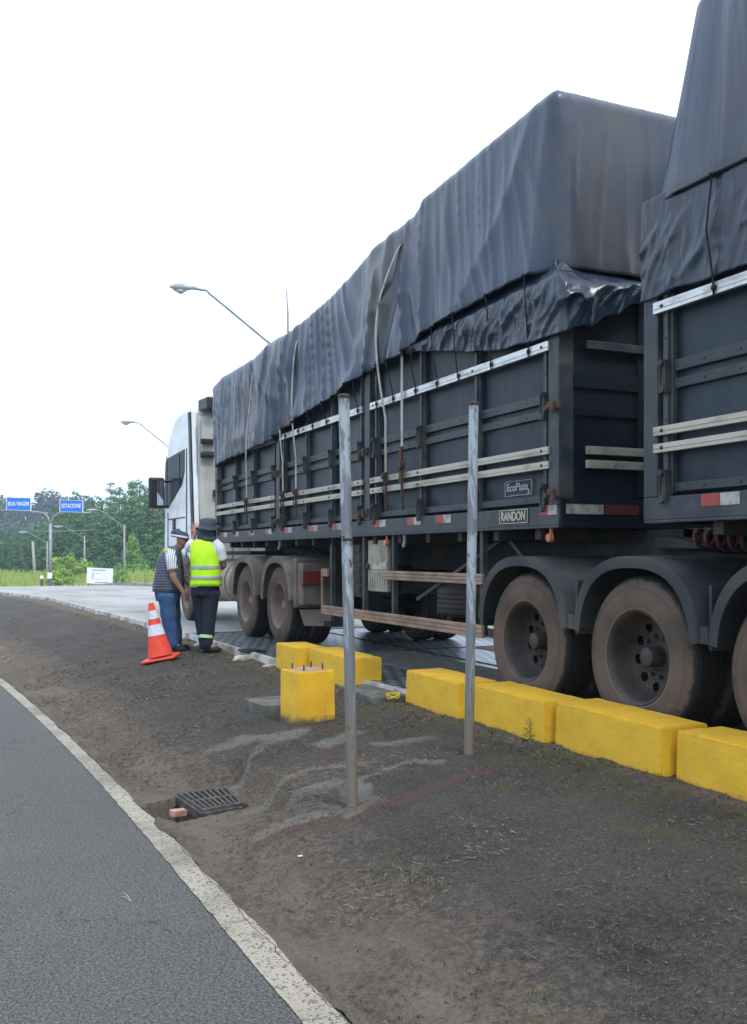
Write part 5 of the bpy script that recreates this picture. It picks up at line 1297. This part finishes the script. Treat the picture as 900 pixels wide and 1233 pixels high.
bush('young_pine', 'young light green pine growing beside the distant lamp post', 160, 88, 3.9, 4.6, 'young_leaf', 60, 5, True)
bush('shrub', 'low yellow-green shrub at the foot of the gantry post', 74, 78, 2.0, 1.7, 'bush_leaf', 16, 8)
bush('shrub', 'small green shrub under the young pine at the roadside', 140, 80, 1.8, 1.6, 'young_leaf', 12, 9)
# tall roadside grass
random.seed(5); vs, fs = [], []
for _ in range(15000):
    px = random.uniform(-70, 300); D = random.uniform(76, 100); x, y = at(px, D)
    if D < 80 and random.random() < .5: continue
    h = random.uniform(.5, 1.3)*(1.0+.5*nz(x*.35, y*.35))*sst(75, 84, D)+.12; w = .05; a = random.random()*3.14; lx, ly = random.uniform(-.2, .2), random.uniform(-.2, .2); z = base(y)-.05
    k = len(vs); vs += [(x-w*cos(a), y-w*sin(a), z), (x+w*cos(a), y+w*sin(a), z), (x+lx+w*.4, y+ly, z+h), (x+lx-w*.4, y+ly, z+h)]; fs.append((k, k+1, k+2, k+3))
me = bpy.data.meshes.new('tall_grass'); me.from_pydata(vs, [], fs); tag(link('tall_grass', me, 'tall_grass'), 'tall yellow-green grass on the verge before the wood', 'grass', kind='stuff')

# ------------------------------------------------------------------ small ground detail
dep = []
def surf_z(x, y):
    return gz(x, y)+.014*(1-3*abs(nz(x*2.1+y*.6, y*1.3-x*.8, 21)))+.020*nz(x*1.7, y*1.3, 3)+.010*nz(x*5, y*5, 7)+.0045*nz(x*17, y*17, 1)
random.seed(11)
vs, fs, fm = [], [], []
for _ in range(26000):
    y = 1.8+random.random()**1.4*11; a, b = xl(y)+.1, xe(y)-.02; x = random.uniform(a, b)
    dn = 1.6*nz(x*1.9, y*1.9, 12)+.8*nz(x*6, y*6, 2)-.1+.5*exp(-((x-xl(y)-.35)/.3)**2)+.4*exp(-((x-xe(y)+.15)/.15)**2)
    if random.random() > .35+1.3*dn: continue
    if abs(x-1.52) < .36 and abs(y-6.0) < .36: continue
    L = random.uniform(.006, .030)*(1+.05*y); w = random.uniform(.0006, .0014)*(1+.12*y); t = random.random()*6.28; cv = random.uniform(-1.2, 1.2); z = surf_z(x, y)+.002; px_, py2 = x, y; zz = z
    k = len(vs)
    for q in range(4):
        vs += [(px_-sin(t)*w, py2+cos(t)*w, zz), (px_+sin(t)*w, py2-cos(t)*w, zz+w)]
        px_ += cos(t)*L/3; py2 += sin(t)*L/3; t += cv/3; zz = z+.002+random.uniform(0, .006)
    fs += [(k+2*q, k+2*q+1, k+2*q+3, k+2*q+2) for q in range(3)]
    fm += [0 if random.random() < .42 else 1]*3
me = bpy.data.meshes.new('dry_litter'); me.from_pydata(vs, [], fs)
lo_ = link('dry_litter', me, ['dry_bits', 'dark_bits'])
for p, i in zip(me.polygons, fm): p.material_index = i
tag(lo_, 'dry grass bits and twigs scattered over the dark bank', 'litter', kind='stuff')
vs, fs = [], []
for _ in range(9000):
    y = 1.8+random.random()**1.5*9; x = random.uniform(xl(y)+.06, xe(y)-.02); s = random.uniform(.0018, .0045)*(1+1.2*(random.random() < .06)); z = surf_z(x, y)+s*.3
    if abs(x-1.52) < .36 and abs(y-6.0) < .36: continue
    k = len(vs); q = [Vector((random.uniform(.6, 1)*s*c_[0], random.uniform(.6, 1)*s*c_[1], random.uniform(.5, .9)*s*c_[2])) for c_ in ((1, 0, 0), (-1, 0, 0), (0, 1, 0), (0, -1, 0), (0, 0, 1), (0, 0, -1))]
    vs += [(x+v.x, y+v.y, z+v.z) for v in q]; fs += [tuple(k+i for i in f) for f in ((0, 2, 4), (2, 1, 4), (1, 3, 4), (3, 0, 4), (2, 0, 5), (1, 2, 5), (3, 1, 5), (0, 3, 5))]
me = bpy.data.meshes.new('gravel'); me.from_pydata(vs, [], fs); tag(link('gravel', me, 'grit'), 'loose grit and small stones on the bank', 'gravel', kind='stuff')
vs, fs = [], []
cent = []
for _ in range(620):
    y = 2+random.random()*20; x = random.uniform(xl(y)+.2, xe(y)-.03)
    if nz(x*1.1, y*1.1, 40) > .02 or x > xe(y)-.25: cent.append((x, y))
for k_ in range(70):
    y = random.uniform(3.4, 10.3); cent.append((interp([(3.4, 3.74), (5.4, 3.66), (7.4, 3.56), (8.4, 3.46), (10.3, 3.38)], y)-.03-abs(random.gauss(0, .05)), y))
for (cx, cy) in cent:
    nb = random.randint(5, 16); R_ = random.uniform(.02, .07)
    for _ in range(nb):
        x, y = cx+random.gauss(0, R_), cy+random.gauss(0, R_); z = surf_z(x, y)-.003; h = random.uniform(.008, .032); a = random.random()*6.28; w = .0016+.0002*y; lx, ly = cos(a)*h*1.1, sin(a)*h*1.1
        if abs(x-1.52) < .38 and abs(y-6.0) < .38: continue
        k = len(vs); vs += [(x+w*sin(a), y-w*cos(a), z), (x-w*sin(a), y+w*cos(a), z), (x+lx*.5-w*.7*sin(a), y+ly*.5+w*.7*cos(a), z+h*.7), (x+lx*.5+w*.7*sin(a), y+ly*.5-w*.7*cos(a), z+h*.7), (x+lx, y+ly, z+h*.8)]
        fs += [(k, k+1, k+2, k+3), (k+3, k+2, k+4)]
me = bpy.data.meshes.new('grass_tufts'); me.from_pydata(vs, [], fs); tag(link('grass_tufts', me, 'tuft'), 'sparse low grass tufts along the bank and block row', 'grass', kind='stuff')
def weed(lab, x, y, h, n, seed):
    random.seed(seed); z = surf_z(x, y)-.01; P = empty('weed', (x, y, z)); m = MB(); m.tube([(x, y, z), (x+.01, y, z+h*.5), (x+.005, y, z+h*.92)], [.003, .0025, .0012], 5); m.build('stem', 'weed', P)
    m = MB()
    for i in range(n):
        t = .12+.86*i/n; a = i*2.4; L = h*.42*(1.15-t*.7); b_ = Vector((x+.006, y, z+h*t)); d = Vector((cos(a), sin(a), .55)).normalized(); s_ = Vector((-sin(a), cos(a), 0))*L*.11
        e1 = b_+d*L*.5; e2 = b_+d*L-Vector((0, 0, L*.18)); m.add([b_, e1+s_, e2, e1-s_], [(0, 1, 2, 3)])
    m.build('leaves', 'weed', P, fixn=False); return tag(P, lab, 'weed', 'weeds at the foot of the blocks')
weed('taller leafy green weed growing at the foot of a yellow block', 3.64, 5.60, .17, 22, 2)
weed('short bushy green weed near a block corner, nearer the right edge', 3.70, 4.66, .09, 16, 3)
m = MB(); x, y = 3.52, 7.50; m.tube([(x+.06*cos(i*.5)*(1+.2*sin(i)), y+.05*sin(i*.5), surf_z(x, y)+.03+.04*abs(sin(i*.31))) for i in range(34)], .006, 6); tag(m.build('yellow_cord', 'yellow_cord', smooth=True), 'small loop of yellow cord beside the slab in the block gap', 'cord')
random.seed(3)
m = MB(); x, y = 1.32, 4.62
for i in range(5): m.box(0, 0, 0, 0, 0, 0) if False else None
m.prism([(-.012, -.007), (.012, -.006), (.011, .007), (-.011, .006)], 'z', 0, .004); o = m.build('paper_scrap', 'paper'); o.location = (1.62, 4.52, surf_z(1.62, 4.52)+.004); tag(o, 'tiny white scrap lying in the dirt below the grate', 'litter')
m = MB(); m.tube([(.78, 4.62, -.396), (.79, 4.60, -.385), (.80, 4.55, -.39), (.80, 4.50, -.396), (.785, 4.53, -.384), (.77, 4.57, -.39)], .0016, 5); tag(m.build('dry_grass_curl', 'webbing'), 'curled pale dry grass stalk on the asphalt', 'litter')
m = MB(); z = surf_z(2.35, 3.75); m.tube([(2.55, 3.55, z+.012), (2.6, 3.65, z+.02), (2.66, 3.72, z+.028)], .0025, 5); tag(m.build('twig', 'wood_dark'), 'thin dark twig lying on the bank', 'twig')
m = MB(); m.box(3.36, 3.62, 11.35, 11.42, -.0, .05); m.box(3.36, 3.44, 11.42, 11.62, .0, .035); m.tube([(3.50, 11.6, .02), (3.58, 11.2, .05)], .02, 8); tag(m.build('deck_stop', 'rail_dark', bevel=.005), 'small dark steel stop lying on the weighbridge edge', 'steel stop')
random.seed(9)
for (x, y, s, lab) in ((3.28, 13.2, .07, 'pale rubble lump at the deck edge between the two people'), (3.33, 11.3, .09, 'pale concrete lump beside the steel stop'), (3.38, 10.45, .06, 'pale rubble lump beside the farthest yellow block')):
    bm = bmesh.new(); bmesh.ops.create_icosphere(bm, subdivisions=2, radius=s)
    for v in bm.verts: v.co *= 1+.35*nz(v.co.x*20, v.co.y*20, v.co.z*20+x); v.co.z *= .45; v.co.x *= 1.5
    me = bpy.data.meshes.new('rubble'); bm.to_mesh(me); bm.free(); o = link('rubble', me, 'white_edge'); o.location = (x, y, surf_z(x, y)+s*.25); tag(o, lab, 'rubble')

# ------------------------------------------------------------------ air
m = MB(); m.box(-490, 490, -310, 650, -22, 24)
hz = m.build('haze', 'paper'); hz.data.materials.clear()
hm = bpy.data.materials.new('haze'); hm.use_nodes = True; ht = hm.node_tree; ht.nodes.remove(ht.nodes['Principled BSDF'])
pv = ht.nodes.new('ShaderNodeVolumePrincipled'); pv.inputs['Color'].default_value = (.75, .88, 1, 1); pv.inputs['Density'].default_value = .0008; pv.inputs['Anisotropy'].default_value = .2
ht.links.new(pv.outputs[0], ht.nodes['Material Output'].inputs['Volume']); hz.data.materials.append(hm); tag(hz, 'thin pale air', None, None, 'stuff')
